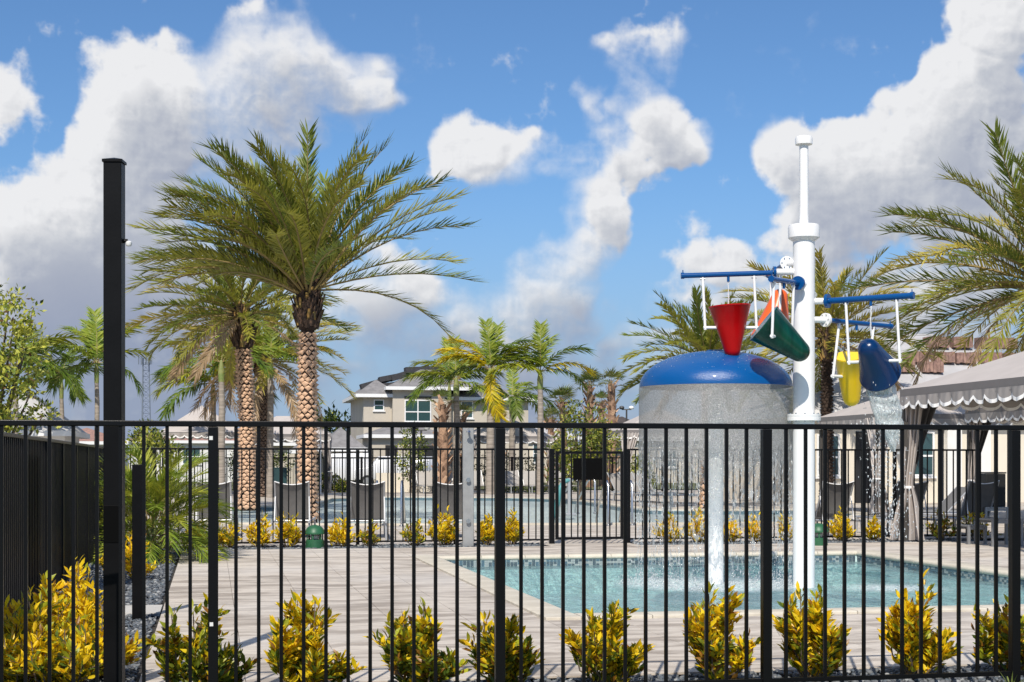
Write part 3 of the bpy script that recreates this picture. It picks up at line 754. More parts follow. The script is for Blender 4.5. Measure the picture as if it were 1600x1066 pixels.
# ------------------------------------------------------------------ bucket tower
TZ = 17.0
tw = thing('bucket_dumping_tower', 'tall white pole with blue side arms that carries the coloured tipping buckets', 'water feature', (TOW.x, TZ, 0))
def L(px, py, dy=0.0):
    p = at(px, TZ + dy, py); return Vector((p.x - TOW.x, dy, p.z))
RP = .122
zt = lambda py: hz(py, TZ)
MB().lathe([(.22, -.49), (.22, -.465), (RP, -.46), (RP, zt(376))], 48).build('pole', white_paint, tw, smooth=True)
MB().lathe([(RP, zt(378)), (RP+.015, zt(376)), (.175, zt(372)), (.178, zt(356)), (.168, zt(352)), (.05, zt(351.5))], 48).build('collar', white_paint, tw, smooth=True)
MB().lathe([(.054, zt(352)), (.050, zt(226))], 32).build('mast', white_paint, tw, smooth=True)
MB().lathe([(.052, zt(228)), (.096, zt(226)), (.098, zt(217)), (.088, zt(214)), (0, zt(212.5))], 32).build('mast_cap', white_paint, tw, smooth=True)
fl = MB().lathe([(RP, zt(658)), (.188, zt(657.5)), (.190, zt(652.5)), (.188, zt(652.3)), (.190, zt(651.8)), (.190, zt(647.5)), (RP, zt(647))], 48)
flo = fl.build('flange', white_paint, tw, smooth=True)
bolt = MB().lathe([(0, 0), (.011, 0), (.011, .012), (0, .013)], 6).mesh('bolt', steel)
for k in range(10):
    a_ = 2*math.pi*k/10 + .2
    for zz_ in (zt(647.4), zt(659.8)): link('bolt', bolt, flo, loc=(.165*math.cos(a_), .165*math.sin(a_), zz_))
def disc(parent, c, axis, r, th, mat, nb=6):
    q = axis.to_track_quat('Z', 'Y').to_matrix().to_4x4(); Mx = Matrix.Translation(c) @ q
    o = MB().lathe([(0, -th/2), (r, -th/2), (r, th/2), (0, th/2)], 28, mat=Mx).build('arm_flange', mat, parent, smooth=True)
    for k in range(nb):
        a_ = 2*math.pi*k/nb; p = Mx @ Vector((r*.75*math.cos(a_), r*.75*math.sin(a_), -th/2 - .006))
        MB().lathe([(0, -.004), (.008, -.004), (.008, .004), (0, .004)], 6, mat=Matrix.Translation(p) @ q).build('bolt', steel, o)
    return o
PR = .029
def arm(p0, p1, r=PR):
    d = (p1 - p0).normalized()
    o = MB().tube([p0, p1], r, 20).build('blue_arm', blue_paint, tw, smooth=True)
    MB().tube([p1 - d*.015, p1 + d*.022], r*1.22, 20).build('end_cap', blue_paint, o, smooth=True)
    MB().tube([p1 + Vector((0, 0, r)), p1 + Vector((0, 0, r+.035))], .006, 8).build('eye_pin', blue_paint, o, smooth=True)
    return o
def stub(p0, p1, r=.036): MB().tube([p0, p1], r, 20).build('white_stub', white_paint, tw, smooth=True)
# left arm that carries the red bucket
stub(Vector((-RP+.01, 0, L(1240, 425).z)), L(1211, 425)); disc(tw, L(1210, 425), Vector((1, 0, 0)), .062, .03, blue_paint)
arm(L(1208, 426.5), L(1067, 431))
# back arm, orange
pO0 = L(1229, 411, .05); pO1 = L(1201, 430, 1.15)
stub(Vector((-.06, .02, pO0.z)), pO0); disc(tw, pO0, (pO1-pO0).normalized(), .075, .03, white_paint); arm(pO0, pO1)
# front arm, green
pG0 = L(1247, 442.5, -.20); pG1 = L(1206, 436, -.80)
disc(tw, pG0, (pG1-pG0).normalized(), .078, .035, blue_paint); stub(Vector((0, -.08, pG0.z)), pG0); arm(pG0, pG1)
# right arms
pB0 = L(1293, 470.5, -.02); pB1 = L(1425, 462, -.55)
stub(Vector((RP-.01, 0, pB0.z)), pB0); disc(tw, pB0, (pB1-pB0).normalized(), .080, .035, blue_paint); arm(pB0, pB1, .034)
pY0 = L(1290, 500, .02); pY1 = L(1391, 510, .70)
stub(Vector((RP-.01, 0, pY0.z)), pY0); disc(tw, pY0, (pY1-pY0).normalized(), .078, .035, white_paint); arm(pY0, pY1, .027)
def nozzle(p): 
    MB().tube([p, p - Vector((0, 0, .085))], .016, 14).build('nozzle', blue_paint, tw, smooth=True)
NZ = {'red': L(1067, 431).lerp(L(1208, 426.5), (1138-1067)/141.), 'green': pG0.lerp(pG1, .55), 'orange': pO0.lerp(pO1, .6), 'blue': pB0.lerp(pB1, .52), 'yellow': pY0.lerp(pY1, .47)}
for k_, p in NZ.items(): nozzle(p)

def bucket(label, mat, hang, arm_dir, rim_c, end_c, half, rim_r=.232, end_r=.095, rod_top=None):
    """hang: point under the arm; rim_c, end_c: centres of rim and closed end (tower space); half: half distance between the rods"""
    root = thing('tipping_bucket', label, 'bucket', Vector((TOW.x, TZ, 0)) + hang)
    rc, ec = rim_c - hang, end_c - hang
    ax = (ec - rc).normalized(); Ln = (ec - rc).length
    Mx = Matrix.Translation(rc) @ ax.to_track_quat('Z', 'Y').to_matrix().to_4x4()
    prof = [(rim_r-.014, .02), (rim_r-.014, 0), (rim_r+.004, -.002), (rim_r+.004, .014), (rim_r-.002, .02)]
    pr2 = []
    zc = Ln - end_r
    pr2.append((rim_r + (end_r*1.02 - rim_r) * .5, zc*.5)); pr2.append((end_r*1.02, zc))
    pr2 += [(end_r*math.cos(a_), zc + end_r*math.sin(a_)) for a_ in [R(d) for d in (15, 30, 45, 60, 75)]] + [(0, Ln)]
    sh = MB().lathe(prof + pr2, 56, mat=Mx)
    sh.lathe([(rim_r-.014, .0), (end_r, zc), (0, Ln-.02)][::-1], 56, mat=Mx)
    sh.build('bucket_shell', mat, root, smooth=True)
    MB().tube([Mx @ Vector((rim_r*.97, 0, .03)), Mx @ Vector((end_r*1.02, 0, zc-.02))], .006, 6).build('mould_seam', mat, root, smooth=True)
    ad = arm_dir.normalized(); piv = rc.lerp(ec, .42)
    hd = Vector((ad.x, ad.y, 0)).normalized()
    rloc = rim_r + (end_r - rim_r) * .42
    for sgn in (-1, 1):
        pin = piv + hd * sgn * half
        MB().tube([piv + hd*sgn*(rloc-.03), pin + hd*sgn*.02], .017, 14).build('pivot_pin', white_paint, root, smooth=True)
        top = ad * (sgn*half / max(.2, abs(ad.dot(hd)))) ; top = Vector((hd.x*sgn*half, hd.y*sgn*half, ad.z/max(.2, math.hypot(ad.x, ad.y))*sgn*half))
        rod = MB().tube([top - Vector((0, 0, .02)), pin - Vector((0, 0, .025))], .0155, 12).build('hanger_rod', white_paint, root, smooth=True)
        MB().tube([top + Vector((0, 0, -.045)) - hd*.028, top + Vector((0, 0, -.045)) + hd*.028], .012, 8).build('rod_clevis', steel, rod, smooth=True)
    return root
hR = NZ['red']
bucket('red tipping bucket hanging upright, leftmost on the blue arms', red_paint, hR, L(1208, 426.5)-L(1067, 431), L(1140, 478), L(1145, 559), .29)
bucket('dark green tipping bucket tilted in front of the white pole', green_paint, NZ['green'], pG1-pG0, L(1193, 505, -.5), L(1262, 559, -.5), .27, end_r=.115)
bucket('orange tipping bucket mostly hidden behind the green one', orange_paint, NZ['orange'], pO1-pO0, L(1204, 530, .72), L(1221, 452, .72), .29)
ab = Vector((pB1.x-pB0.x, pB1.y-pB0.y, 0)).normalized(); pp = Vector((-ab.y, ab.x, 0))
cB = L(1366, 566, -.29)
bucket('navy blue tipping bucket emptying its water on the right', navy_paint, NZ['blue'], pB1-pB0, cB + pp*.20 - Vector((0, 0, .13)), cB - pp*.27 + Vector((0, 0, .20)), .29, end_r=.12)
bucket('yellow tipping bucket hanging behind the navy one', yellow_paint, NZ['yellow'], pY1-pY0, L(1327, 556, .18), L(1331, 634, .42), .30, rim_r=.165, end_r=.10)
# the streams of water
def stream(label, pts, w, mat=drop_m):
    p0 = pts[0]
    mb = MB(); mb.tube([p - p0 for p in pts], w, 10)
    o = mb.build('water_jet', mat, None, smooth='all'); o.location = p0; return tag(o, label, 'water jet')
o3 = Vector((TOW.x, TZ, 0))
def wob(p, q, n, a): return [p.lerp(q, i/n) + Vector((rnd.uniform(-a, a), rnd.uniform(-a, a), 0)) for i in range(n+1)]
stream('thin water jet falling into the red bucket', wob(o3+NZ['red']-Vector((0,0,.085)), o3+NZ['red']-Vector((0,0,.42)), 12, .004), [.010*rnd.uniform(.5, 1) for _ in range(13)])
stream('thin water jet falling onto the navy bucket', wob(o3+NZ['blue']-Vector((0,0,.085)), o3+NZ['blue']-Vector((0,0,.42)), 12, .005), [.012*rnd.uniform(.5, 1) for _ in range(13)])
# sheet of water tipped out of the navy bucket
wc = wm.copy(); wc.name = 'poured_water'; t = NT(wc.node_tree)
wc2 = bpy.data.materials.new('poured_water_sheet'); wc2.use_nodes = True; t = NT(wc2.node_tree); nd = wc2.node_tree.nodes; pb = nd['Principled BSDF']
geo = t.n('ShaderNodeNewGeometry'); nz1 = t.noise(t.vm('MULTIPLY', geo.outputs['Position'], (1, 1, .5)), 16, 5, .7, 1.5)
pb.inputs['Base Color'].default_value = (.62, .68, .68, 1); pb.inputs['Roughness'].default_value = .08
bn = t.n('ShaderNodeBump'); bn.inputs['Strength'].default_value = 1.0; bn.inputs['Distance'].default_value = .03; t.link(nz1, bn.inputs['Height']); t.link(bn.outputs[0], pb.inputs['Normal'])
trn = t.n('ShaderNodeBsdfTransparent'); mx = t.n('ShaderNodeMixShader'); t.link(t.ss(nz1, .38, .62, .25, .92), mx.inputs[0]); t.link(trn.outputs[0], mx.inputs[1]); t.link(pb.outputs[0], mx.inputs[2]); t.link(mx.outputs[0], nd['Material Output'].inputs['Surface'])
mb = MB(); vs = []; fs = []; rows, cs = 44, 22
for j in range(rows + 1):
    s = j / rows
    py = 598 + 108*s; cxp = 1373 + 22*s + 4*math.sin(s*3); w = (24 - 3*s) * (1 if s < .55 else max(.08, 1 - ((s-.55)/.45)**1.3))
    for i in range(cs):
        a_ = 2*math.pi*i/cs
        p = at(cxp + w*math.cos(a_)*(1+.16*mnoise.noise(Vector((math.cos(a_)*3, s*9, 2)))), 16.9, py)
        p.y = 16.9 + .10*math.sin(a_)*(1+.4*mnoise.noise(Vector((math.sin(a_)*3, s*8, 5)))); vs.append(p)
for j in range(rows):
    for i in range(cs): a_, c_ = j*cs+i, j*cs+(i+1) % cs; fs.append((a_, c_, c_+cs, a_+cs))
base = Vector((SPL.x, SPL.y, hz(706, 16.9)))
mb.add([v - base for v in vs], fs); o = mb.build('poured_water', wc2, None, smooth='all'); o.location = base
tag(o, 'sheet of water pouring down out of the navy bucket', 'water')
n = 700; s = rng.uniform(0, 1, n)
pxs = 1372 + 25*s + rng.normal(0, 16, n); pys = 590 + 250*s**.8
lc = np.stack([(pxs-800)/F*16.9 - base.x, rng.normal(0, .14, n), EYE + (HY-pys)/F*16.9 - base.z], 1)
drops('spray', lc, .0025, .009, 3, o)
# ------------------------------------------------------------------ palms
def frond_mesh(name, Lf, nl, ll, lw, bend, side, up, fwd, droop, leafm, seed, bare=.14, twist=0.0, curl=1.5):
    r_ = random.Random(seed); mb = MB(); N = 22
    pts = []; p = Vector(); dirs = []
    for i in range(N + 1):
        tt = i / N; el = -bend * tt**curl; yw = side * tt**1.4
        d = Vector((math.cos(el)*math.cos(yw), math.cos(el)*math.sin(yw), math.sin(el))); dirs.append(d); pts.append(p.copy()); p = p + d * Lf / N
    mb.tube(pts[::3] + [pts[-1]], [(.030*(1-.86*(i/ (len(pts[::3]))))) * Lf/3.6 for i in range(len(pts[::3]) + 1)], 4, 1, caps=False)
    for s in (-1, 1):
        for k in range(nl):
            tt = bare + (1-bare) * (k + r_.uniform(-.3, .3)) / nl; tt = min(max(tt, bare), .995)
            x = tt * N; i = min(int(x), N-1); q = pts[i].lerp(pts[i+1], x-i); d = dirs[i].lerp(dirs[i+1], x-i).normalized()
            sd_ = Vector((-d.y, d.x, 0)).normalized() * s; nrm = d.cross(Vector((-d.y, d.x, 0))).normalized()
            if nrm.z < 0: nrm = -nrm
            xx = (tt-bare)/(1-bare)
            l = ll * (.42 + .58*math.sin(math.pi*min(.5, .08 + xx*1.1)) - .45*max(0, xx-.6)**1.3) * r_.uniform(.82, 1.1)
            f = fwd * (1 - .38*tt) * r_.uniform(.75, 1.2); u = up + r_.uniform(-.55, .5)
            v = (d*math.cos(f) + (sd_*math.cos(u) + nrm*math.sin(u))*math.sin(f)).normalized()
            wd = v.cross(nrm).normalized(); wd = (wd + nrm*r_.uniform(-.6, .6)).normalized() * lw * .5
            m_ = q + v*l*.45; e = q + v*l*.98 - Vector((0, 0, 1))*droop*l + nrm*r_.uniform(-.05, .05)*l; m_ = m_ - Vector((0, 0, 1))*droop*l*.22
            mb.add([q - wd*.5, q + wd*.5, m_ + wd, m_ - wd, e], [(0, 1, 2, 3), (3, 2, 4)], 0)
    return mb.mesh(name, [leafm, rachis_mat])
def trunk_scales(mb_items, h0, h1, r0, r1, rows, per):
    pass
scale_t = [(-.5, 0, -.5), (0, .0, -.85), (.5, 0, -.5), (.36, .30, .38), (-.36, .30, .38), (0, .42, .12)]
scale_f = [(0, 1, 5), (1, 2, 5), (2, 3, 5), (3, 4, 5), (4, 0, 5), (4, 3, 3)]
scale_t = [(-.5, 0, .10), (0, .10, -.48), (.5, 0, .10), (0, .02, .42), (0, .62, .06)]
scale_f = [(0, 1, 4), (1, 2, 4), (2, 3, 4), (3, 0, 4)]
def date_palm(label, px, Z, base_py, crown_py, tr, boot_h, Lf, variants, nf, seed, wind=(0, 0), el_rng=(82, -18), lean=0.0, group='feather palms round the pools', dry_low=0, scar_mat=None, extra=()):
    r_ = random.Random(seed); g = np.random.default_rng(seed)
    bp = at(px, Z); H = hz(crown_py, Z)
    root = thing('date_palm', label, 'palm tree', (bp.x, bp.y, 0), 0, group)
    top = Vector((lean, 0, H)); hb = H - boot_h
    def axis(z): s = z / H; return Vector((lean * s*s, 0, z))
    prof = [tr*1.45, tr*1.22, tr*1.05, tr*.98, tr*.95, tr*.92]
    MB().tube([axis(-.05), axis(.25), axis(hb*.25), axis(hb*.5), axis(hb*.8), axis(hb)], [r*.86 for r in prof], 18).build('trunk', bark_dark, root, smooth=True)
    per = max(7, int(2*math.pi*tr / .150)); rowh = .098
    rows = int((hb) / rowh); ms = []
    for j in range(rows):
        z = (j + .5) * rowh; s = z/hb
        rr = np.interp(s, [0, .08, .25, .5, .8, 1], prof) if s > 0 else prof[0]
        c = axis(z)
        for k in range(per):
            a_ = 2*math.pi*(k + .5*(j % 2))/per + g.normal(0, .02)
            w = 2*math.pi*rr/per*1.02*g.uniform(.88, 1.08); hh = rowh*1.5*g.uniform(.85, 1.1); dp = .15*g.uniform(.8, 1.3)*tr/.17*.9
            o = Vector((math.cos(a_), math.sin(a_), 0)); tg = Vector((-math.sin(a_), math.cos(a_), 0))
            ms.append([[tg.x*w, o.x*dp, 0, c.x+o.x*rr*.90], [tg.y*w, o.y*dp, 0, c.y+o.y*rr*.90], [0, -.02, hh, c.z+g.normal(0, .010)]])
    tmq = bulk_mesh('trunk_scars', scale_t, scale_f, np.array(ms), scar_mat or bark_tan)
    link('trunk_scars', tmq, root, 'stuff')
    # boot: bulb of cut stalks below the crown
    br = tr * 1.55
    MB().tube([axis(hb-.02), axis(hb+boot_h*.15), axis(hb+boot_h*.5), axis(hb+boot_h*.9), axis(H)], [tr*.95, br*.9, br*.95, br*.78, br*.4], 16).build('boot_core', bark_dark, root, smooth=True)
    ms = []; nbt = 150
    for k in range(nbt):
        z = hb + boot_h*(.0 + .95*k/nbt); a_ = k*2.39996; s = (z-hb)/boot_h
        rr = br*(.62 + .3*math.sin(math.pi*min(1, s*1.1 + .2))); c = axis(z)
        o = Vector((math.cos(a_), math.sin(a_), 0)); tg = Vector((-math.sin(a_), math.cos(a_), 0))
        d = (o*g.uniform(.15, .5) + Vector((0, 0, 1))).normalized(); n_ = d.cross(tg)
        ln = g.uniform(.14, .30)*boot_h/.75
        ms.append([[d.x*ln, tg.x*.062*tr/.17, n_.x*.03, c.x+o.x*rr], [d.y*ln, tg.y*.062*tr/.17, n_.y*.03, c.y+o.y*rr], [d.z*ln, tg.z*.06, n_.z*.03, c.z]])
    stub_t = [(0, -1, 0), (0, 1, 0), (1, .45, .3), (1, -.45, .3), (0, 0, 1.2), (1, 0, 1.1)]
    link('cut_stalks', bulk_mesh('cut_stalks', stub_t, [(0, 1, 2, 3), (0, 3, 5, 4), (4, 5, 2, 1), (0, 4, 1, 1), (3, 2, 5, 5)][:3], np.array(ms), [boot_mat, boot_orange], g.choice(2, nbt, p=[.82, .18])), root, 'stuff')
    for i in range(nf):
        s = (i + .5) / nf
        el = R(el_rng[0] + (el_rng[1] - el_rng[0]) * s**.9 + r_.uniform(-8, 8)); az = i*2.39996 + r_.uniform(-.2, .2)
        d = Vector((math.cos(az)*math.cos(el), math.sin(az)*math.cos(el), math.sin(el))) + Vector((wind[0], wind[1], 0)) * (.5 + .5*s)
        az2 = math.atan2(d.y, d.x); el2 = math.atan2(d.z, math.hypot(d.x, d.y))
        vs_ = variants['low'] if (dry_low and i >= nf - dry_low) else (variants['young'] if s < .2 else variants['main'])
        me = r_.choice(vs_)
        sc = r_.uniform(.88, 1.08) * (.80 if s < .12 else 1.0)
        o = link('frond', me, root, loc=top + Vector((math.cos(az2)*tr*.5, math.sin(az2)*tr*.5, -.04 - s*.20)), rot=Euler((r_.uniform(-.5, .5), -el2, az2), 'XYZ'))
        # roll about own axis, then pitch, then yaw
        o.rotation_euler = (Matrix.Rotation(az2, 3, 'Z') @ Matrix.Rotation(-el2, 3, 'Y') @ Matrix.Rotation(r_.uniform(-.55, .55), 3, 'X')).to_euler()
        o.scale = (sc,) * 3
    for (az, el, vi) in extra:
        az, el = R(az), R(el); me = variants['main'][vi % 6]
        o = link('frond', me, root, loc=top + Vector((math.cos(az)*tr*.5, math.sin(az)*tr*.5, -.1)))
        o.rotation_euler = (Matrix.Rotation(az, 3, 'Z') @ Matrix.Rotation(-el, 3, 'Y') @ Matrix.Rotation(r_.uniform(-.5, .5), 3, 'X')).to_euler(); o.scale = (r_.uniform(.9, 1.05),)*3
    return root
def date_variants(Lf, lset, seed, nl=66, ll=.47, lw=.036):
    a, b_, c_, y = lset
    FM = lambda nm, bend, side, up, dr, m, k, L_=Lf: frond_mesh(nm, L_, nl, ll*Lf/3.6, lw, bend, side, up, R(52), dr, m, seed+k)
    return {'main': [FM('frond', .75, .15, .55, .05, a, 1), FM('frond', .95, -.2, .5, .08, b_, 2), FM('frond', .55, .25, .6, .04, a, 3), FM('frond', 1.1, -.1, .5, .1, b_, 4), FM('frond', .85, .3, .55, .06, y, 5), FM('frond', .65, -.3, .6, .05, b_, 6)],
            'young': [FM('frond', .30, .1, .6, .02, a, 7, Lf*.9), FM('frond', .45, -.15, .6, .02, b_, 8, Lf*.9), FM('frond', .55, .2, .6, .03, a, 9, Lf*.9)],
            'low': [FM('frond', 1.2, .1, .2, .25, c_, 10), FM('frond', 1.4, -.15, .15, .3, c_, 11), FM('frond', 1.0, .2, .2, .2, y, 12)]}
V1 = date_variants(3.75, (fr_green, fr_olive, fr_yellow, fr_olive), 100)
date_palm('tallest feather palm on a diamond-scarred tan trunk, its crown blown leftwards', 480, 33, 812, 447, .185, .95, 3.75, V1, 76, 3, wind=(-.42, -.05), el_rng=(84, 24), lean=.02,
          extra=[(200, 52, 0), (215, 44, 1), (190, 60, 3), (178, 48, 1), (165, 38, 4), (225, 58, 2), (235, 40, 3), (205, 30, 5), (185, 26, 0), (250, 55, 1), (195, 44, 4), (170, 64, 2), (340, 12, 2), (352, 24, 5), (10, 40, 0), (5, 4, 3), (60, 62, 5), (20, 56, 2)])
V2 = date_variants(2.95, (fr_green, fr_olive, fr_dry, fr_yellow), 130, nl=60, lw=.040)
date_palm('feather palm just left of the tallest one, its crown half hidden by it', 388, 41.5, 795, 482, .20, 1.1, 2.95, V2, 58, 4, wind=(-.22, 0), el_rng=(64, -18), lean=-.22, dry_low=5)
V3 = date_variants(3.6, (fr_olive, fr_yellow, fr_dry, fr_dry), 160, nl=56, lw=.044)
date_palm('shorter feather palm with tan drying fronds between the two front trunks', 410, 56, 775, 556, .20, .85, 3.6, V3, 60, 5, wind=(-.12, 0), el_rng=(70, -26), dry_low=12, scar_mat=M('brown_palm_scar', (.22, .15, .11), .9, var=.3, vscale=14))
V6 = date_variants(2.65, (fr_green, fr_olive, fr_dry, fr_olive), 190, nl=56, lw=.042)
date_palm('feather palm whose crown shows behind the blue dome', 1108, 42, 795, 560, .19, .8, 2.9, V6, 56, 6, wind=(-.08, 0), el_rng=(75, -18), dry_low=3)
V7 = date_variants(3.3, (fr_olive, fr_yellow, fr_dry, fr_olive), 220, nl=56, lw=.044)
date_palm('feather palm on a dark slim trunk right behind the white pole', 1292, 46, 785, 520, .16, .9, 3.3, V7, 56, 7, wind=(.10, 0), el_rng=(84, -24), dry_low=4, scar_mat=bark_dark)
V8 = date_variants(3.9, (fr_green, fr_olive, fr_dry, fr_yellow), 250, nl=66, lw=.036)
date_palm('large feather palm cut off by the right edge, long fronds reaching left', 1640, 32, 815, 436, .18, .9, 3.9, V8, 68, 8, wind=(-.18, 0), el_rng=(82, -20), dry_low=4)

# foxtail palms: smooth trunk, crownshaft, few plump fronds
def fox_mesh(Lf, m, seed, bend, ll=.60): return frond_mesh('frond', Lf, 60, ll*Lf/2.4, .066*Lf/2.4, bend, .1, .15, R(70), .42 if bend > .7 else .15, m, seed, bare=.10, curl=1.25)
FX = {}
def fox(Lf):
    k = round(Lf, 1)
    if k not in FX:
        FX[k] = [fox_mesh(k, fx_green, 301, 1.15), fox_mesh(k, fx_dark, 302, 1.35), fox_mesh(k, fx_yellow, 303, 1.3), fox_mesh(k, fx_yellowgreen, 304, 1.15), fox_mesh(k, fx_green, 305, .55), fox_mesh(k, fx_dark, 306, 2.0)]
    return FX[k]
def foxtail(label, px, Z, crown_py, Lf, tr, plan, seed, group='foxtail palms in the background'):
    """plan: (azimuth seen by the camera in degrees, 0 = right, 90 = away; elevation; mesh index)"""
    r_ = random.Random(seed); bp = at(px, Z); H = hz(crown_py, Z)
    root = thing('foxtail_palm', label, 'palm tree', (bp.x, bp.y, 0), 0, group)
    MB().tube([(0, 0, -.05), (0, 0, H*.3), (.02, 0, H*.7), (0, 0, H-.7)], [tr*1.15, tr, tr*.9, tr*.78], 14).build('trunk', smooth_trunk, root, smooth=True)
    MB().tube([(0, 0, H-.72), (0, 0, H-.35), (0, 0, H+.05)], [tr*.85, tr*.95, tr*.4], 14).build('crownshaft', green_shaft, root, smooth=True)
    for (az, el, mi) in plan:
        az = R(az + r_.uniform(-6, 6)); el = R(el + r_.uniform(-4, 4))
        o = link('frond', fox(Lf)[mi], root, loc=(math.cos(az)*tr*.4, math.sin(az)*tr*.4, H - .02))
        o.rotation_euler = (Matrix.Rotation(az, 3, 'Z') @ Matrix.Rotation(-el, 3, 'Y') @ Matrix.Rotation(r_.uniform(-.4, .4), 3, 'X')).to_euler()
        o.scale = (r_.uniform(.92, 1.05),) * 3
    return root
foxtail('foxtail palm with one big yellow frond arching left, tallest of the middle group', 766, 60, 577, 2.25, .16,
        [(95, 84, 4), (70, 72, 4), (120, 66, 0), (184, 56, 2), (170, 66, 2), (198, 40, 2), (10, 56, 3), (0, 36, 0), (200, 40, 3), (345, 24, 3), (150, 18, 1), (262, -62, 2), (60, 45, 0), (20, 66, 1)], 1)
foxtail('foxtail palm with green fronds at the left of the middle group', 713, 62, 592, 2.0, .14,
        [(100, 80, 4), (165, 48, 3), (185, 30, 3), (195, 10, 1), (20, 55, 0), (350, 38, 0), (60, 60, 0), (140, 62, 1), (5, 18, 1), (120, 30, 1)], 2)
foxtail('foxtail palm on a thin grey trunk hidden behind its left neighbour in the middle group', 702, 66, 600, 2.2, .10,
        [(100, 80, 4), (170, 40, 1), (15, 45, 1), (200, 12, 1), (340, 15, 0), (60, 55, 0)], 9)
foxtail('foxtail palm standing apart on the right of the middle group, one yellow frond pointing right', 844, 60, 580, 2.1, .13,
        [(88, 85, 4), (80, 76, 0), (175, 60, 0), (168, 42, 0), (190, 22, 3), (0, 36, 2), (15, 20, 1), (120, 60, 1), (345, 55, 1)], 3)
foxtail('low foxtail palm with drooping dark fronds between the two taller ones', 800, 68, 622, 1.9, .15,
        [(90, 75, 4), (170, 45, 1), (10, 48, 1), (355, 25, 1), (190, 15, 0), (60, 50, 0), (270, 20, 5), (220, 30, 5), (320, 28, 5), (140, 40, 0), (30, 10, 1)], 4)
foxtail('foxtail palm at the far left with a tall upright frond, beside the square post', 151, 52, 566, 1.9, .09,
        [(95, 82, 4), (125, 66, 4), (60, 68, 4), (150, 74, 0), (20, 72, 3), (120, 72, 0), (70, 70, 3), (180, 50, 0), (185, 20, 1), (165, 0, 1), (10, 40, 3), (0, 5, 1), (250, 40, 0), (300, 30, 1), (220, -12, 5)], 5)
foxtail('dark foxtail palm at the far left with drooping fronds and a thin trunk', 96, 55, 592, 2.0, .09,
        [(80, 70, 1), (175, 60, 1), (190, 35, 1), (0, 55, 5), (20, 38, 1), (200, 5, 0), (300, 20, 5), (240, 25, 1), (120, 45, 5), (150, 68, 3)], 6)
foxtail('foxtail palm partly behind the leafy tree at the left edge', 24, 50, 570, 2.2, .09,
        [(80, 70, 0), (15, 55, 3), (0, 40, 1), (175, 50, 1), (345, 15, 1), (40, 60, 3), (190, 10, 1), (300, 30, 0)], 7)
foxtail('foxtail palm under the front feather palms, yellow fronds above a seed cluster', 333, 58, 598, 2.3, .11,
        [(90, 70, 3), (175, 35, 0), (185, 18, 3), (195, 42, 1), (5, 55, 2), (15, 25, 1), (345, 8, 1), (250, 30, 3), (300, 50, 2), (210, -2, 1), (140, 50, 1)], 8)
for (px, Z, cp, lb, r_) in ((346, 53, 565, 'pale smooth palm trunk just left of the second feather palm', .125), (422, 55, 560, 'pale smooth palm trunk between the two tall feather palm trunks', .125)):
    foxtail(lb, px, Z, cp, 2.2, r_, [(90, 75, 4), (175, 45, 3), (5, 40, 0), (200, 20, 1), (330, 20, 1), (60, 55, 0)], int(px))

# cabbage palms: shaggy trunks with small fan crowns
def fan_mesh(seed, m):
    r_ = random.Random(seed); mb = MB()
    mb.tube([(0, 0, 0), (.3, 0, .02), (.55, 0, 0)], [.018, .012, .008], 4, 1, caps=False)
    for k in range(17):
        a_ = R(-88 + 176*k/16 + r_.uniform(-4, 4)); l = .62*r_.uniform(.85, 1.1)*(1-.15*abs(k-8)/8)
        d = Vector((math.cos(a_), math.sin(a_), r_.uniform(.0, .3))).normalized(); w = Vector((-d.y, d.x, 0))*.032
        q = Vector((.52, 0, 0)); mm = q + d*l*.55; e = q + d*l + Vector((0, 0, -.22*l))
        mb.add([q, mm - w, mm + w, e], [(0, 1, 2), (1, 3, 2)], 0)
    return mb.mesh('fan_leaf', [m, rachis_mat])
fans = [fan_mesh(1, leafmat('cabbage_palm_leaf', (.13, .19, .045), (.22, .25, .07))), fan_mesh(2, leafmat('cabbage_palm_leaf_olive', (.24, .23, .07), (.15, .18, .05)))]
def cabbage_palm(label, px, Z, top_py, tr, seed, nleaf=16, sz=1.0, group='cabbage palms by the far houses'):
    r_ = random.Random(seed); bp = at(px, Z); H = hz(top_py, Z)
    root = thing('cabbage_palm', label, 'palm tree', (bp.x, bp.y, 0), 0, group)
    MB().tube([(0, 0, -.05), (.05, 0, H*.5), (0, 0, H)], [tr*.8, tr*.8, tr*.6], 10).build('trunk', shag_mat, root, smooth=True)
    ms = []; n = int(H*16)
    for k in range(n):
        z = .3 + (H-.25)*k/n; a_ = k*2.39996*1.0; o = Vector((math.cos(a_), math.sin(a_), 0)); tg = Vector((-math.sin(a_), math.cos(a_), 0))
        d = (o*r_.uniform(.35, .8) + Vector((0, 0, 1)) + tg*r_.choice((-.5, .5))).normalized(); w = d.cross(o).normalized(); n_ = w.cross(d); ln = r_.uniform(.28, .48)
        ms.append([[d.x*ln, w.x*.09, n_.x*.04, o.x*tr*.72], [d.y*ln, w.y*.09, n_.y*.04, o.y*tr*.72], [d.z*ln, w.z*.09, n_.z*.04, z]])
    link('boots', bulk_mesh('boots', [(0, -1, 0), (0, 1, 0), (1, .5, .6), (1, -.5, .6)], [(0, 1, 2, 3)], np.array(ms), [shag_mat, bark_tan], rng.choice(2, n)), root, 'stuff')
    for k in range(nleaf):
        s = (k+.5)/nleaf; el = R(85 - 95*s + r_.uniform(-8, 8)); az = k*2.39996
        o = link('fan_leaf', r_.choice(fans), root, loc=(0, 0, H - .05)); o.scale = (sz*r_.uniform(.85, 1.1),)*3
        o.rotation_euler = (Matrix.Rotation(az, 3, 'Z') @ Matrix.Rotation(-el, 3, 'Y')).to_euler()
    return root
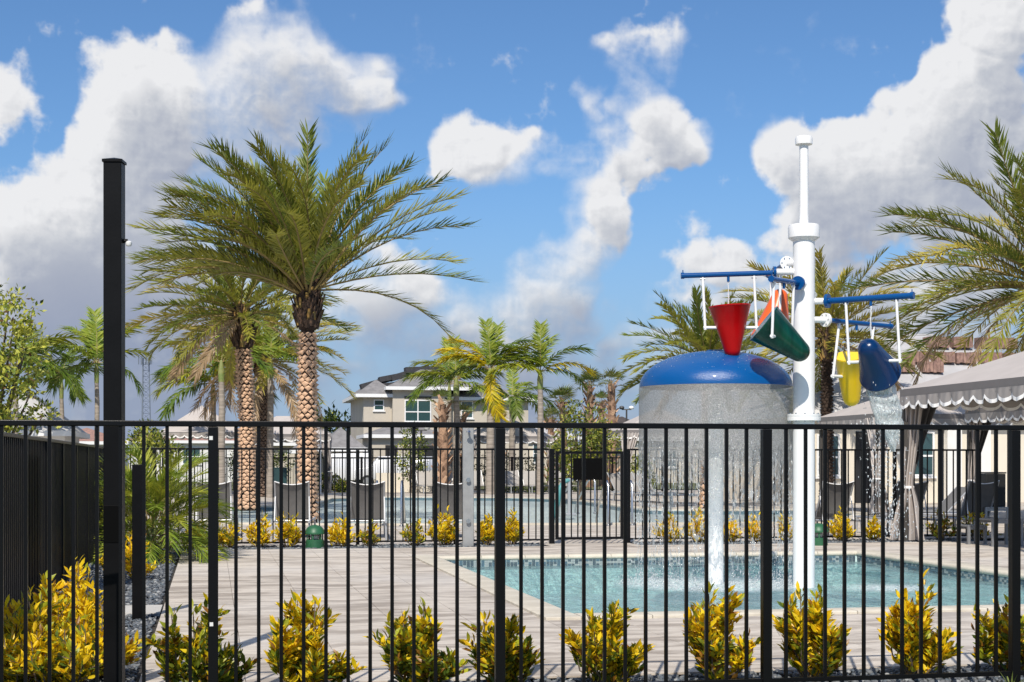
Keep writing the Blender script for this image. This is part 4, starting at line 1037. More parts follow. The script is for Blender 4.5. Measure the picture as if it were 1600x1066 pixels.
for (px, Z, tp_, tr_, lb, nl_, sz_) in (
    (879, 80, 628, .24, 'cabbage palm with a round green crown right of the last foxtail palm', 18, 1.0),
    (921, 80, 602, .26, 'cabbage palm with a full crown in the row by the dark roof', 18, 1.0),
    (939, 84, 630, .20, 'short cabbage palm with a thin upright tuft between two taller ones', 8, .8),
    (955, 78, 600, .30, 'thick-trunked cabbage palm nearest the blue dome', 9, 1.0),
    (860, 78, 655, .24, 'lowest cabbage palm of the row, its crown just above the rail', 12, .8),
    (691, 62, 632, .26, 'cabbage palm with a shaggy trunk and few leaves before the grey house', 7, .8),
    (780, 74, 640, .24, 'cabbage palm trunk just right of the yellow-fronded foxtail', 8, .8),
    (724, 70, 650, .18, 'cabbage palm trunk beside the metal shower post', 8, .7)):
    cabbage_palm(lb, px, Z, tp_, tr_, int(px), nl_, sz_)

# areca clumps
am = [frond_mesh('frond', 1.25, 34, .36, .020, 1.3, .1, .3, R(46), .12, areca, 401, bare=.3), frond_mesh('frond', 1.15, 34, .34, .020, 1.0, -.15, .35, R(46), .1, areca2, 402, bare=.3), frond_mesh('frond', 1.3, 34, .36, .02, 1.5, .2, .3, R(46), .15, areca, 403, bare=.3), frond_mesh('frond', 1.1, 34, .34, .02, .8, 0, .3, R(44), .1, areca2, 404, bare=.3)]
def areca_clump(label, px, Z, n, h, seed, sc=1.0):
    r_ = random.Random(seed); bp = at(px, Z); root = thing('areca_palm', label, 'palm shrub', (bp.x, bp.y, -.03), 0)
    mb = MB()
    for k in range(9):
        a_ = r_.uniform(0, 6.28); mb.tube([(.12*math.cos(a_), .12*math.sin(a_), 0), (.2*math.cos(a_), .2*math.sin(a_), h*.45)], [.02, .012], 6)
    mb.build('cane', green_shaft, root)
    for k in range(n):
        s = (k+.5)/n; az = k*2.39996; el = R(80 - 72*s + r_.uniform(-8, 8)); z = h*(.50 - .40*s)
        o = link('frond', r_.choice(am), root, loc=(.13*math.cos(az), .13*math.sin(az), z)); o.scale = (sc*r_.uniform(.75, 1.1),)*3
        o.rotation_euler = (Matrix.Rotation(az, 3, 'Z') @ Matrix.Rotation(-el, 3, 'Y') @ Matrix.Rotation(r_.uniform(-.4, .4), 3, 'X')).to_euler()
areca_clump('bushy bright green areca palm arching over the gravel right of the short post', 234, 20.0, 90, 1.25, 1, .86)
areca_clump('dark green areca palm half hidden behind the tall square post', 178, 21.8, 44, 1.0, 2, .84)

# ------------------------------------------------------------------ crotons
lt = [(0, 0, 0), (.10, -.012, 0), (.10, .012, 0), (.32, -.125, .045), (.32, 0, .02), (.32, .125, .045), (.66, -.135, .03), (.66, 0, .0), (.66, .135, .03), (1.0, 0, -.09)]
lfq = [(0, 1, 2), (1, 3, 4), (1, 4, 2), (2, 4, 5), (3, 6, 7), (3, 7, 4), (4, 7, 8), (4, 8, 5), (6, 9, 7), (7, 9, 8)]
leaf_me = []
for m_ in cr:
    mb = MB(); mb.add(lt, lfq); leaf_me.append(mb.mesh('leaf', m_))
def croton(label, loc, h, w, n, pal, seed, size=(.054, .094), single=0, group=None, stems=11, low=.12, dep=None):
    g = np.random.default_rng(seed); root = thing('croton_shrub', label, 'shrub', loc, 0, group); dep = dep or w
    ends = []; sm = MB()
    for k in range(stems):
        a_ = k*2.39996 + g.normal(0, .3); q = math.sqrt((k+.6)/stems); e = Vector((math.cos(a_)*q*w*.46, math.sin(a_)*q*dep*.46, h*(.98 - .52*q*q) * g.uniform(.80, 1.03)))
        b0 = Vector((math.cos(a_)*.03, math.sin(a_)*.03, 0)); c_ = Vector((e.x*.80, e.y*.80, e.z*.38)); ends.append((b0, c_, e))
        if k % 3 == 2: e.z *= g.uniform(.5, .72); c_.z *= .6; e.x *= 1.12; e.y *= 1.12
        sm.tube([b0, b0.lerp(c_, .5) + Vector((0, 0, .02)), c_, e], [.008, .0065, .005, .003], 5)
        for _ in range(3):                                     # side twigs
            tt = g.uniform(.4, .85); p_ = c_.lerp(e, (tt-.4)/.6); e2 = p_ + Vector((g.normal(0, 1)*w*.13, g.normal(0, 1)*dep*.13, abs(g.normal(.10, .05))*h))
            ends.append((p_*.7 + b0*.3, p_, e2)); sm.tube([p_, e2], [.004, .0025], 4, caps=False)
    sm.build('stems', wood_branch, root, smooth=True)
    locs = np.zeros((n, 3)); D = np.zeros((n, 3)); idx = np.zeros(n, dtype=int)
    for i in range(n):
        k = g.integers(len(ends)); b0, c_, e = ends[k]; tt = g.uniform(low, 1)**.88
        p = (b0*(1-tt)**2 + c_*2*tt*(1-tt) + e*tt*tt); ax = (e - c_).normalized()
        a_ = g.uniform(0, 6.283); o = Vector((math.cos(a_), math.sin(a_), g.uniform(-.1, .35)))
        open_ = 1.0 if tt < .88 else .55
        d = (ax*g.uniform(.35, .9) + o*open_ + Vector((0, 0, .25))).normalized()
        locs[i] = p + Vector((g.normal(0, .012), g.normal(0, .012), 0)); D[i] = d
        pr = np.array(pal, dtype=float)
        if p.z < h*.42: pr = pr * np.array([.7, .6, 1.0, 1.9, 1.3])
        elif tt > .8: pr = pr * np.array([1.3, 1.1, 1.3, .55, .7])
        idx[i] = g.choice(5, p=pr/pr.sum())
    sc = g.uniform(size[0], size[1], n)
    ms = rot_mats(g, n, locs, sc, D, .9)
    if single:
        out = np.argsort(-(np.abs(locs[:, 0])/w*.8 + locs[:, 2]/h*.8 - locs[:, 1]/dep*1.1 + g.uniform(0, .35, n)))[:single]
        for i in out:
            o = link('leaf', leaf_me[idx[i]], root); o.matrix_local = Matrix([list(map(float, r)) for r in ms[i]] + [[0, 0, 0, 1]])
        keep = np.ones(n, bool); keep[out] = False; ms = ms[keep]; idx = idx[keep]
    link('foliage', bulk_mesh('foliage', lt, lfq, ms, cr, idx), root, 'stuff')
    return root
FV = 8.42
front = [  # px, top py, width px, palette (yellow gold lime green bronze), n, label
    (314, 922, 150, (.12, .14, .34, .34, .10), 560, 'mostly green croton in front of the fence post with the white stickers'),
    (478, 926, 148, (.46, .22, .14, .14, .06), 560, 'wide loose yellow croton, second from the left in the front row'),
    (648, 924, 132, (.20, .18, .26, .26, .12), 470, 'open leggy croton with green and bronze leaves on the bare paving, mid left'),
    (787, 935, 108, (.26, .22, .20, .22, .12), 430, 'small yellow-green croton behind the second fence post'),
    (945, 926, 112, (.36, .24, .22, .14, .06), 480, 'compact yellow croton at the near corner of the splash pool'),
    (1121, 900, 122, (.32, .34, .12, .12, .12), 500, 'broad golden croton in front of the mushroom column'),
    (1268, 890, 110, (.38, .28, .16, .13, .07), 540, 'tall narrow yellow croton in front of the white pole'),
    (1431, 893, 102, (.52, .26, .12, .08, .05), 540, 'brightest upright yellow croton, right of the white pole'),
    (1572, 922, 96, (.24, .22, .18, .26, .12), 420, 'croton cut by the last fence post near the right edge'),
]
for i, (px, tp_, wpx, pal, n_, lb) in enumerate(front):
    p = uv(uof(px, FV), FV, -.03); h = hz(tp_, p.y) + .03
    croton(lb, p, h, wpx/F*p.y*1.06, int(n_*3.9), pal, 40+i, single=120, group='crotons along the front fence', stems=12)
for (px, v, tp_, w, n_, pal, lb) in (
    (50, 9.9, 912, .62, 900, (.40, .24, .20, .12, .06), 'lower part of the big yellow croton mass at the bottom left corner'),
    (112, 10.6, 866, .56, 900, (.60, .26, .08, .04, .04), 'tallest bright yellow croton of the bottom left clump'),
    (150, 9.35, 955, .42, 560, (.42, .26, .18, .09, .05), 'yellow croton leaning against the tall square post'),
    (20, 9.1, 985, .52, 640, (.36, .24, .2, .15, .05), 'croton in the very bottom left corner with green and yellow leaves'),
    (90, 8.95, 968, .46, 620, (.42, .24, .2, .1, .04), 'low yellow croton at the front of the bottom left clump')):
    p = uv(uof(px, v), v, -.03); croton(lb, p, hz(tp_, p.y) + .03, w*1.15, int(n_*2.3), pal, int(px)+7, single=110, group='crotons in the bottom left clump', stems=20)
for (px, Z, tp_, w, pal, lb) in (
    (212, 16.6, 818, .50, (.62, .28, .06, .02, .02), 'bright yellow croton between the tall and the short square posts'),
    (176, 17.5, 838, .36, (.5, .28, .1, .08, .04), 'yellow croton hidden behind the tall square post')):
    p = at(px, Z); p.z = -.03; croton(lb, p, hz(tp_, Z), w, 700, pal, int(px), group='crotons in the left gravel bed', stems=12)
back = [(308, 806, 34, .9), (356, 812, 44, .9), (406, 798, 38, .9), (450, 795, 48, 1.1), (533, 803, 42, 1.0), (578, 812, 32, .45), (648, 804, 42, .5), (694, 791, 52, 1.2),
        (760, 798, 28, .9), (801, 790, 30, .9), (1046, 800, 40, .8), (1091, 790, 36, 1), (1140, 802, 34, .9), (1181, 798, 36, .9), (1228, 800, 30, .8), (1316, 790, 42, 1.2), (1367, 806, 28, .9)]
nm = ['far left, by the areca palm', 'behind the first fence post', 'slim one left of the roundest shrub', 'roundest and fullest, left of the green garden speaker', 'right of the green garden speaker', 'sparse one under the middle lounger',
      'sparse one left of the biggest', 'biggest, just left of the metal shower', 'slim one right of the metal shower', 'tall one right of the second fence post', 'leftmost of those seen through the water curtain', 'seen through the water left of the white column',
      'seen through the water right of the white column', 'rightmost of those behind the water curtain', 'hidden behind the white pole', 'tall one right of the white pole', 'small round one left of the taupe curtain']
for i, ((px, tp_, wpx, dn), s_) in enumerate(zip(back, nm)):
    p = uv(uof(px, 23.0), 23.0, -.03); pal = (.62, .22, .10, .03, .03) if dn > .6 else (.3, .2, .25, .15, .1)
    croton('yellow croton before the back fence: ' + s_, p, hz(tp_, p.y) + .03, wpx/F*p.y*1.05, int(620*dn), pal, 300+i, size=(.065, .105), group='crotons in front of the back fence', stems=13)
for (px, tp_, wpx, s_) in ((1472, 790, 44, 'shaded bronze croton right of the taupe curtain'), (1525, 788, 40, 'shaded croton behind the low side table'), (1590, 806, 36, 'shaded croton at the right edge behind the last post')):
    p = uv(uof(px, 22.95), 22.95, -.03); croton(s_, p, hz(tp_, p.y), wpx/F*p.y*1.1, 300, (.15, .2, .15, .2, .3), int(px), size=(.07, .11), group='crotons in front of the back fence', stems=8)

# ------------------------------------------------------------------ leafy trees
tl_v = [(0, 0, 0), (.4, -.22, .04), (.4, .22, .04), (1, 0, -.05)]; tl_f = [(0, 1, 2), (1, 3, 2)]
def leafy_tree(name, label, cat, px, Z, clumps, n, size, pal, seed, trunk_r=.05, group=None, flat=1.0):
    """clumps: (px, py, radius m) centres of foliage"""
    g = np.random.default_rng(seed); bp = at(px, Z); root = thing(name, label, cat, (bp.x, bp.y, -.05), 0, group)
    cs = []
    for (cx_, cy_, r_) in clumps:
        q = at(cx_, Z, cy_); cs.append((Vector((q.x - bp.x, g.normal(0, r_*.7), q.z + .05)), r_))
    zmin = min(c.z - r_*.5 for c, r_ in cs); mb = MB(); fork = Vector((0, 0, max(.15, zmin*.8)))
    mb.tube([(0, 0, 0), fork*.5 + Vector((.02, 0, 0)), fork], [trunk_r*1.2, trunk_r, trunk_r*.85], 9)
    for c, r_ in cs: mb.tube([fork, fork.lerp(c, .55) + Vector((0, 0, -.05)), c], [trunk_r*.6, trunk_r*.35, trunk_r*.12], 6)
    mb.build('trunk', wood_branch, root, smooth=True)
    wts = np.array([r_**2 for c, r_ in cs]); wts /= wts.sum(); ci = g.choice(len(cs), n, p=wts)
    sub = {k: [g.normal(size=3) for _ in range(12)] for k in range(len(cs))}
    locs = np.zeros((n, 3)); D = np.zeros((n, 3))
    for i in range(n):
        c, r_ = cs[ci[i]]; s_ = sub[ci[i]][g.integers(12)]; s_ = s_/np.linalg.norm(s_)*g.uniform(.55, .95)
        off = (s_ + g.normal(0, .19, 3)) * r_; off[2] *= flat
        locs[i] = np.array(c) + off; D[i] = off/ (np.linalg.norm(off)+1e-6) + g.normal(0, .7, 3) + np.array([0, 0, .1])
    link('crown', bulk_mesh('crown', tl_v, tl_f, rot_mats(g, n, locs, g.uniform(size*.7, size*1.25, n), D, .6), tr_leaf, g.choice(4, n, p=pal)), root, 'stuff')
    return root
leafy_tree('leafy_tree', 'small-leaved yellow-green tree at the left edge behind the side fence', 'tree', -25, 14,
           [(18, 470, .13), (30, 500, .16), (50, 480, .07), (5, 530, .30), (-30, 560, .45), (20, 580, .26), (35, 540, .2), (-10, 630, .38), (30, 640, .20), (52, 650, .14), (10, 690, .30), (-40, 480, .3), (45, 610, .1)],
           5200, .058, (.26, .62, .07, .05), 61, .05)
leafy_tree('leafy_tree', 'bright green bushy tree behind the pool gate', 'tree', 905, 50,
           [(905, 680, .75), (885, 700, .6), (930, 700, .65), (900, 655, .45), (925, 660, .5), (910, 725, .7), (880, 735, .5), (895, 640, .3), (945, 690, .5)], 4200, .13, (.42, .40, .14, .04), 62, .08)
leafy_tree('leafy_tree', 'slim young tree in front of the grey house', 'tree', 641, 63,
           [(640, 680, .35), (645, 700, .55), (632, 712, .5), (655, 718, .45), (641, 735, .45), (648, 668, .2)], 1700, .12, (.42, .18, .38, .02), 63, .05)
leafy_tree('leafy_shrub', 'green and yellow shrub over the areca palm by the back fence', 'shrub', 238, 27,
           [(236, 690, .3), (225, 700, .3), (252, 705, .3), (268, 700, .22), (230, 680, .2), (215, 715, .25)], 1500, .09, (.38, .42, .18, .02), 64, .03)
for i, (px, Z, cl, pal, lb) in enumerate((
    (395, 66, [(385, 715, .7), (400, 735, .6), (372, 735, .6)], (.2, .05, .75, 0), 'dark green hedge bush behind the left feather palms'),
    (560, 130, [(500, 672, 2.2), (525, 682, 2.2), (478, 688, 1.8), (548, 692, 1.6), (510, 660, 1.0)], (.25, .05, .7, 0), 'dark distant trees behind the grey hip roofs'),
    (420, 70, [(438, 728, .6), (425, 730, .5)], (.3, .1, .6, 0), 'low green bush behind the tallest palm trunk'),
    (515, 64, [(505, 752, .35), (520, 755, .35), (535, 758, .3)], (.3, .2, .4, .1), 'low planting between palm trunk and the far pool edge'),
    (660, 70, [(790, 735, .8), (745, 725, .8), (768, 740, .7), (815, 735, .7)], (.25, .05, .7, 0), 'dark hedge under the middle cabana'),
    (1410, 60, [(1322, 735, .7), (1340, 742, .6)], (.2, .05, .75, 0), 'dark green bush below the second cabana'),
    (1010, 62, [(1000, 730, .5), (985, 745, .45), (1015, 745, .4), (1003, 712, .3)], (.35, .45, .2, 0), 'bright green bush beside the cabana left of the dome'),
    (640, 68, [(640, 752, .35), (655, 755, .3)], (.25, .6, .15, 0), 'pale green plant beside the low beige wall'))):
    leafy_tree('leafy_shrub' if Z < 100 else 'tree_group', lb, 'shrub' if Z < 100 else 'trees', px, Z, cl, 1300 if Z < 100 else 2600, .13 if Z < 100 else .5, pal, 70+i, .04)
# low clipped hedges in front of the far loungers
hb = [(812, 64), (850, 64.5), (880, 65)]
for i, (px, Z) in enumerate(hb):
    leafy_tree('clipped_hedge', ['low clipped hedge under the loungers, left of the foxtail trunk', 'low clipped hedge under the loungers behind the gate post', 'low clipped hedge under the loungers left of the lock plate'][i], 'hedge', px, Z,
               [(px-14, 766, .3), (px, 766, .3), (px+12, 766, .3)], 700, .09, (.3, .1, .6, 0), 90+i, .02, flat=.6, group='clipped hedges')
# weed and grass tuft at the fence foot
wd_ = thing('weed_plant', 'pale green spiky weed at the foot of the fence in the bottom right corner', 'weed', uv(uof(1580, 7.93), 7.93, -.045))
mb = MB(); r_ = random.Random(5)
for k in range(26):
    a_ = k*2.4; el = r_.uniform(.15, 1.3); l = r_.uniform(.06, .17); d = Vector((math.cos(a_)*math.cos(el), math.sin(a_)*math.cos(el), math.sin(el))); w = Vector((-d.y, d.x, 0)).normalized()*.0045
    mb.add([w*-.5, w*.5, d*l*.5 + w + Vector((0,0,.012)), d*l*.5 - w + Vector((0,0,.012)), d*l - Vector((0,0,.01))], [(0,1,2,3), (3,2,4)])
mb.build('blades', leafmat('weed_green', (.26, .32, .08)), wd_, kind='stuff')
# ------------------------------------------------------------------ outdoor furniture
def chaise_parts(root, back=58, light=False, w=.60):
    sl = sling if not light else M('pale_sling', (.40, .375, .345), .8, var=.06, vscale=8)
    b_ = R(back); bl = .72
    top = Vector((0, -bl*math.cos(b_), .33 + bl*math.sin(b_)))
    hw = w/2
    for s in (-1, 1):
        MB().tube([(s*hw, -.62, .30), (s*hw, 1.28, .30)], .019, 8).build('side_rail', frame_metal, root, smooth=True)
        MB().tube([(s*(hw-.02), 0, .33), (s*(hw-.02), top.y, top.z)], .016, 8).build('backrest_rail', frame_metal, root, smooth=True)
        for y in (-.55, 1.15): MB().tube([(s*hw, y, .31), (s*(hw+.01), y + (.04 if y > 0 else -.04), 0)], .019, 8).build('leg', frame_metal, root, smooth=True)
        MB().tube([(s*(hw-.02), top.y*.62, .33 + (top.z-.33)*.62), (s*(hw-.01), top.y*.62-.10, .31)], .010, 6).build('prop_arm', white_paint, root, smooth=True)
    def sheetm(p0, p1, n=6, sag=.03, nm='seat', bow=0.0):
        mb = MB(); d = p1 - p0; nn = Vector((0, -d.z, d.y)).normalized()
        vs = []
        for sgn in (0, .008):
            for i in range(n+1):
                for j in range(7):
                    x = (j/6-.5)*2*(hw-.025); q = p0 + d*i/n - nn*(sag*(1-(2*j/6-1)**2)*math.sin(math.pi*i/n)) - nn*sgn
                    if bow: q = q - d.normalized()*bow*(1-(2*j/6-1)**2)*(i/n)
                    vs.append((x, q.y, q.z))
        fs = []
        N = (n+1)*7
        for i in range(n):
            for j in range(6):
                a_ = i*7+j; fs.append((a_, a_+1, a_+8, a_+7)); fs.append((a_+N+7, a_+N+8, a_+N+1, a_+N))
        mb.add(vs, fs); return mb.build(nm, sl, root, smooth='all')
    bk = sheetm(Vector((0, 0, .34)), top, nm='backrest', bow=.055)
    sheetm(Vector((0, 0, .335)), Vector((0, 1.27, .315)), nm='seat')
    MB().tube([((j/8-.5)*2*(hw-.015), top.y-.012 + .03*(1-(2*j/8-1)**2), top.z - .055*(1-(2*j/8-1)**2)) for j in range(9)], .009, 6).build('piping', fabric_white, bk, smooth=True)
    MB().tube([(-hw, .0, .30), (hw, 0, .30)], .014, 8).build('cross_bar', frame_metal, root, smooth=True)
    return root
def chaise(label, px, Z, rz, group, back=64, light=False, w=.60):
    p = at(px, Z); root = thing('sun_lounger', label, 'sun lounger', (p.x, p.y, 0), rz, group)
    return chaise_parts(root, back, light, w)
lg = 'grey sling loungers behind the back fence'
c0 = chaise('grey sling lounger seen from behind, left of the tallest palm trunk', 336, 25.6, A*.6, lg, 62)
for (px, Z, rz, lb) in ((458, 25.4, A*.4, 'grey sling lounger seen from behind, over the roundest yellow shrub'), (574, 25.3, A*.5, 'grey sling lounger seen from behind, left of the metal shower, in front of the water'),
                        (704, 25.4, A*.5, 'grey sling lounger seen from behind, partly hidden by the metal shower'), (1297, 25.8, A*1.2, 'grey sling lounger seen from behind, right of the white pole'),
                        (1412, 26.2, A*1.2, 'grey sling lounger half hidden by the taupe curtain'), (1522, 26.4, A*1.2, 'grey sling lounger beside the black box on the right')):
    p = at(px, Z); copy_tree(c0, (p.x, p.y, 0), rz, lb)
c1 = chaise('dark sling lounger seen side on in the shade beyond the taupe curtain', 1470, 29, R(100), 'shaded loungers on the right', 45)
p = at(1505, 30.5); copy_tree(c1, (p.x, p.y, 0), R(100), 'second dark side-on lounger in the shade, nearer the last post')
c2 = chaise('pale lounger across the big pool, left of the metal shower', 695, 62.5, math.pi + .3, 'pale loungers beyond the big pool', 60, True, .78)
far = [(666, 'pale lounger across the big pool, before the low beige wall'), (742, 'pale lounger across the big pool, seen just right of the shower'), (800, 'pale lounger across the big pool, left of the hedge'),
       (832, 'pale lounger across the big pool, below the middle cabana curtain'), (878, 'pale lounger across the big pool, right of the gate post'), (972, 'pale lounger by the pool, left of the right gate post'), (992, 'pale lounger across the big pool, right of the right gate post'),
       (1012, 'pale lounger across the big pool at the edge of the water curtain')]
for i, (px, lb) in enumerate(far):
    Z = 62.5 if px < 960 else 50 - (px-972)*.05; p = at(px, Z); copy_tree(c2, (p.x, p.y, 0), math.pi + (.3 if px < 960 else .9), lb, scale=1.0)
# low table and black box
def side_table(label, loc, w, d, h, m, rz=A):
    root = thing('side_table', label, 'table', loc, rz)
    for k in range(5): MB().box(-w/2 + k*w/5 + .004, -w/2 + (k+1)*w/5 - .004, -d/2, d/2, h-.025, h).build('slat', m, root, bevel=.002)
    for x in (-1, 1):
        for y in (-1, 1): MB().box(x*(w/2-.02)-.02, x*(w/2-.02)+.02, y*(d/2-.02)-.02, y*(d/2-.02)+.02, -.01, h-.026).build('leg', m, root)
    for y in (-1, 1): MB().box(-w/2+.041, w/2-.041, y*(d/2-.02)-.012, y*(d/2-.02)+.012, h-.07, h-.027).build('apron', m, root)
    return root
gm = M('grey_table_frame', (.20, .205, .21), .5)
p = at(1519, 23.7); side_table('small grey slatted side table in the shade at the edge of the paving', (p.x, p.y, 0), .32, .34, .30, gm)
p = at(1562, 23.2); side_table('wider grey slatted side table beside the last fence post', (p.x, p.y, 0), .52, .5, .42, gm)
p = at(1548, 26.6); side_table('white side table carrying the black box behind the back fence', (p.x, p.y, 0), .46, .46, .50, frame_metal)
bx = thing('black_box', 'black box standing on the white side table at the right', 'box', (p.x, p.y, .502), A)
MB().box(-.19, .19, -.18, .18, 0, .58).build('case', M('matte_black_plastic', (.01, .01, .01), .55), bx, bevel=.012)
MB().box(-.20, .20, -.19, .19, .584, .61).build('lid', MATS['matte_black_plastic'], bx, bevel=.008)

# shower
X = at(731.5, 23.0); sh = thing('outdoor_shower', 'grey metal shower pillar standing in the pebbles in front of the back fence', 'shower', (X.x, X.y, -.02), A*.3)
hs_ = hz(664, 23.0) + .02
MB().box(-.085, .085, -.06, .06, 0, hs_).build('pillar', brushed, sh, bevel=.012)
for z in (hz(748, 23), hz(812, 23)):
    k_ = MB().tube([(0, -.061, z), (0, -.10, z)], .026, 14).build('push_knob', steel, sh, smooth=True)
    MB().tube([(0, -.101, z), (0, -.112, z)], .036, 14).build('knob_cap', steel, k_, smooth=True)
z = hz(671, 23); q = MB().tube([(0, -.061, z), (0, -.12, z + .02), (0, -.17, z - .01)], [.016, .016, .016], 12).build('shower_arm', steel, sh, smooth=True)
MB().lathe([(0, .02), (.02, .018), (.045, -.01), (0, -.012)], 16, (0, -.18, z-.02)).build('shower_head', steel, q, smooth=True)
MB().box(-.12, .12, -.09, .09, -.01, .012).build('base_plate', brushed, sh, bevel=.003)

# garden speakers
def garden_speaker(label, px, Z):
    p = at(px, Z); root = thing('garden_speaker', label, 'garden speaker', (p.x, p.y, -.03), .4, 'green garden speakers')
    MB().lathe([(.150, 0), (.155, .02), (.140, .03), (.136, .14), (.130, .145), (.130, .15), (0, .15)], 32).build('base', garden_green, root, smooth=True)
    for k in range(6):
        a_ = k*math.pi/3; MB().box(-.012, .012, -.008, .008, .145, .235, 0, Matrix.Translation((.120*math.cos(a_), .120*math.sin(a_), 0)) @ Matrix.Rotation(a_+math.pi/2, 4, 'Z')).build('strut', garden_green, root)
    MB().lathe([(0, .150), (.05, .152), (.075, .2), (.05, .232), (0, .234)], 20).build('speaker_cone', M('pale_cone', (.5, .5, .48), .5), root, smooth=True)
    MB().lathe([(0, .236), (.138, .236), (.152, .232), (.155, .24), (.150, .262), (.128, .315), (.09, .35), (.04, .366), (.02, .372), (0, .373)], 36).build('domed_lid', garden_green, root, smooth=True)
garden_speaker('green domed garden speaker in the pebbles left of centre', 492, 22.7)
garden_speaker('green domed garden speaker partly hidden by the white pole', 1279, 23.3)

# pool rails, lift
def hoop(label, px, Z, rz):
    p = at(px, Z); root = thing('handrail', label, 'handrail', (p.x, p.y, 0), rz, 'steel pool handrails')
    for s in (-.25, .25): MB().tube([(s, -.35, -.02), (s, -.35, .80), (s, -.25, .90), (s, 0, .80), (s, .45, .35), (s, .6, .10), (s, .6, -.5)], .024, 10).build('rail', steel, root, smooth=True)
    for s in (-.25, .25): MB().lathe([(.055, -.004), (.055, .012), (.026, .03)], 16, (s, -.35, 0)).build('flange', steel, root, smooth=True)
hoop('steel handrail at the big pool behind the gate', 905, 38, .5)
hoop('steel handrail at the big pool left of the gate, by the shower', 610, 30.5, 0)
hoop('steel handrail at the near edge of the big pool right of the gate', 962, 30.8, .2)
X = at(882, 36.5); plf = thing('pool_lift', 'teal curved pool lift arm at the far side of the gate', 'pool lift', (X.x, X.y, 0), .3)
teal = M('teal_translucent_plastic', (.10, .30, .30), .35)
MB().tube([(.12, 0, .85), (.0, 0, .82), (-.14, 0, .6), (-.18, 0, .3), (-.32, 0, -.1), (-.5, 0, -.5)], [.05, .06, .075, .07, .06, .05], 12).build('arm', teal, plf, smooth=True)
MB().tube([(.12, 0, 0), (.12, 0, .9)], .04, 12).build('mast', frame_metal, plf, smooth=True)
MB().box(.0, .26, -.14, .14, -.01, .05).build('base', frame_metal, plf, bevel=.01)

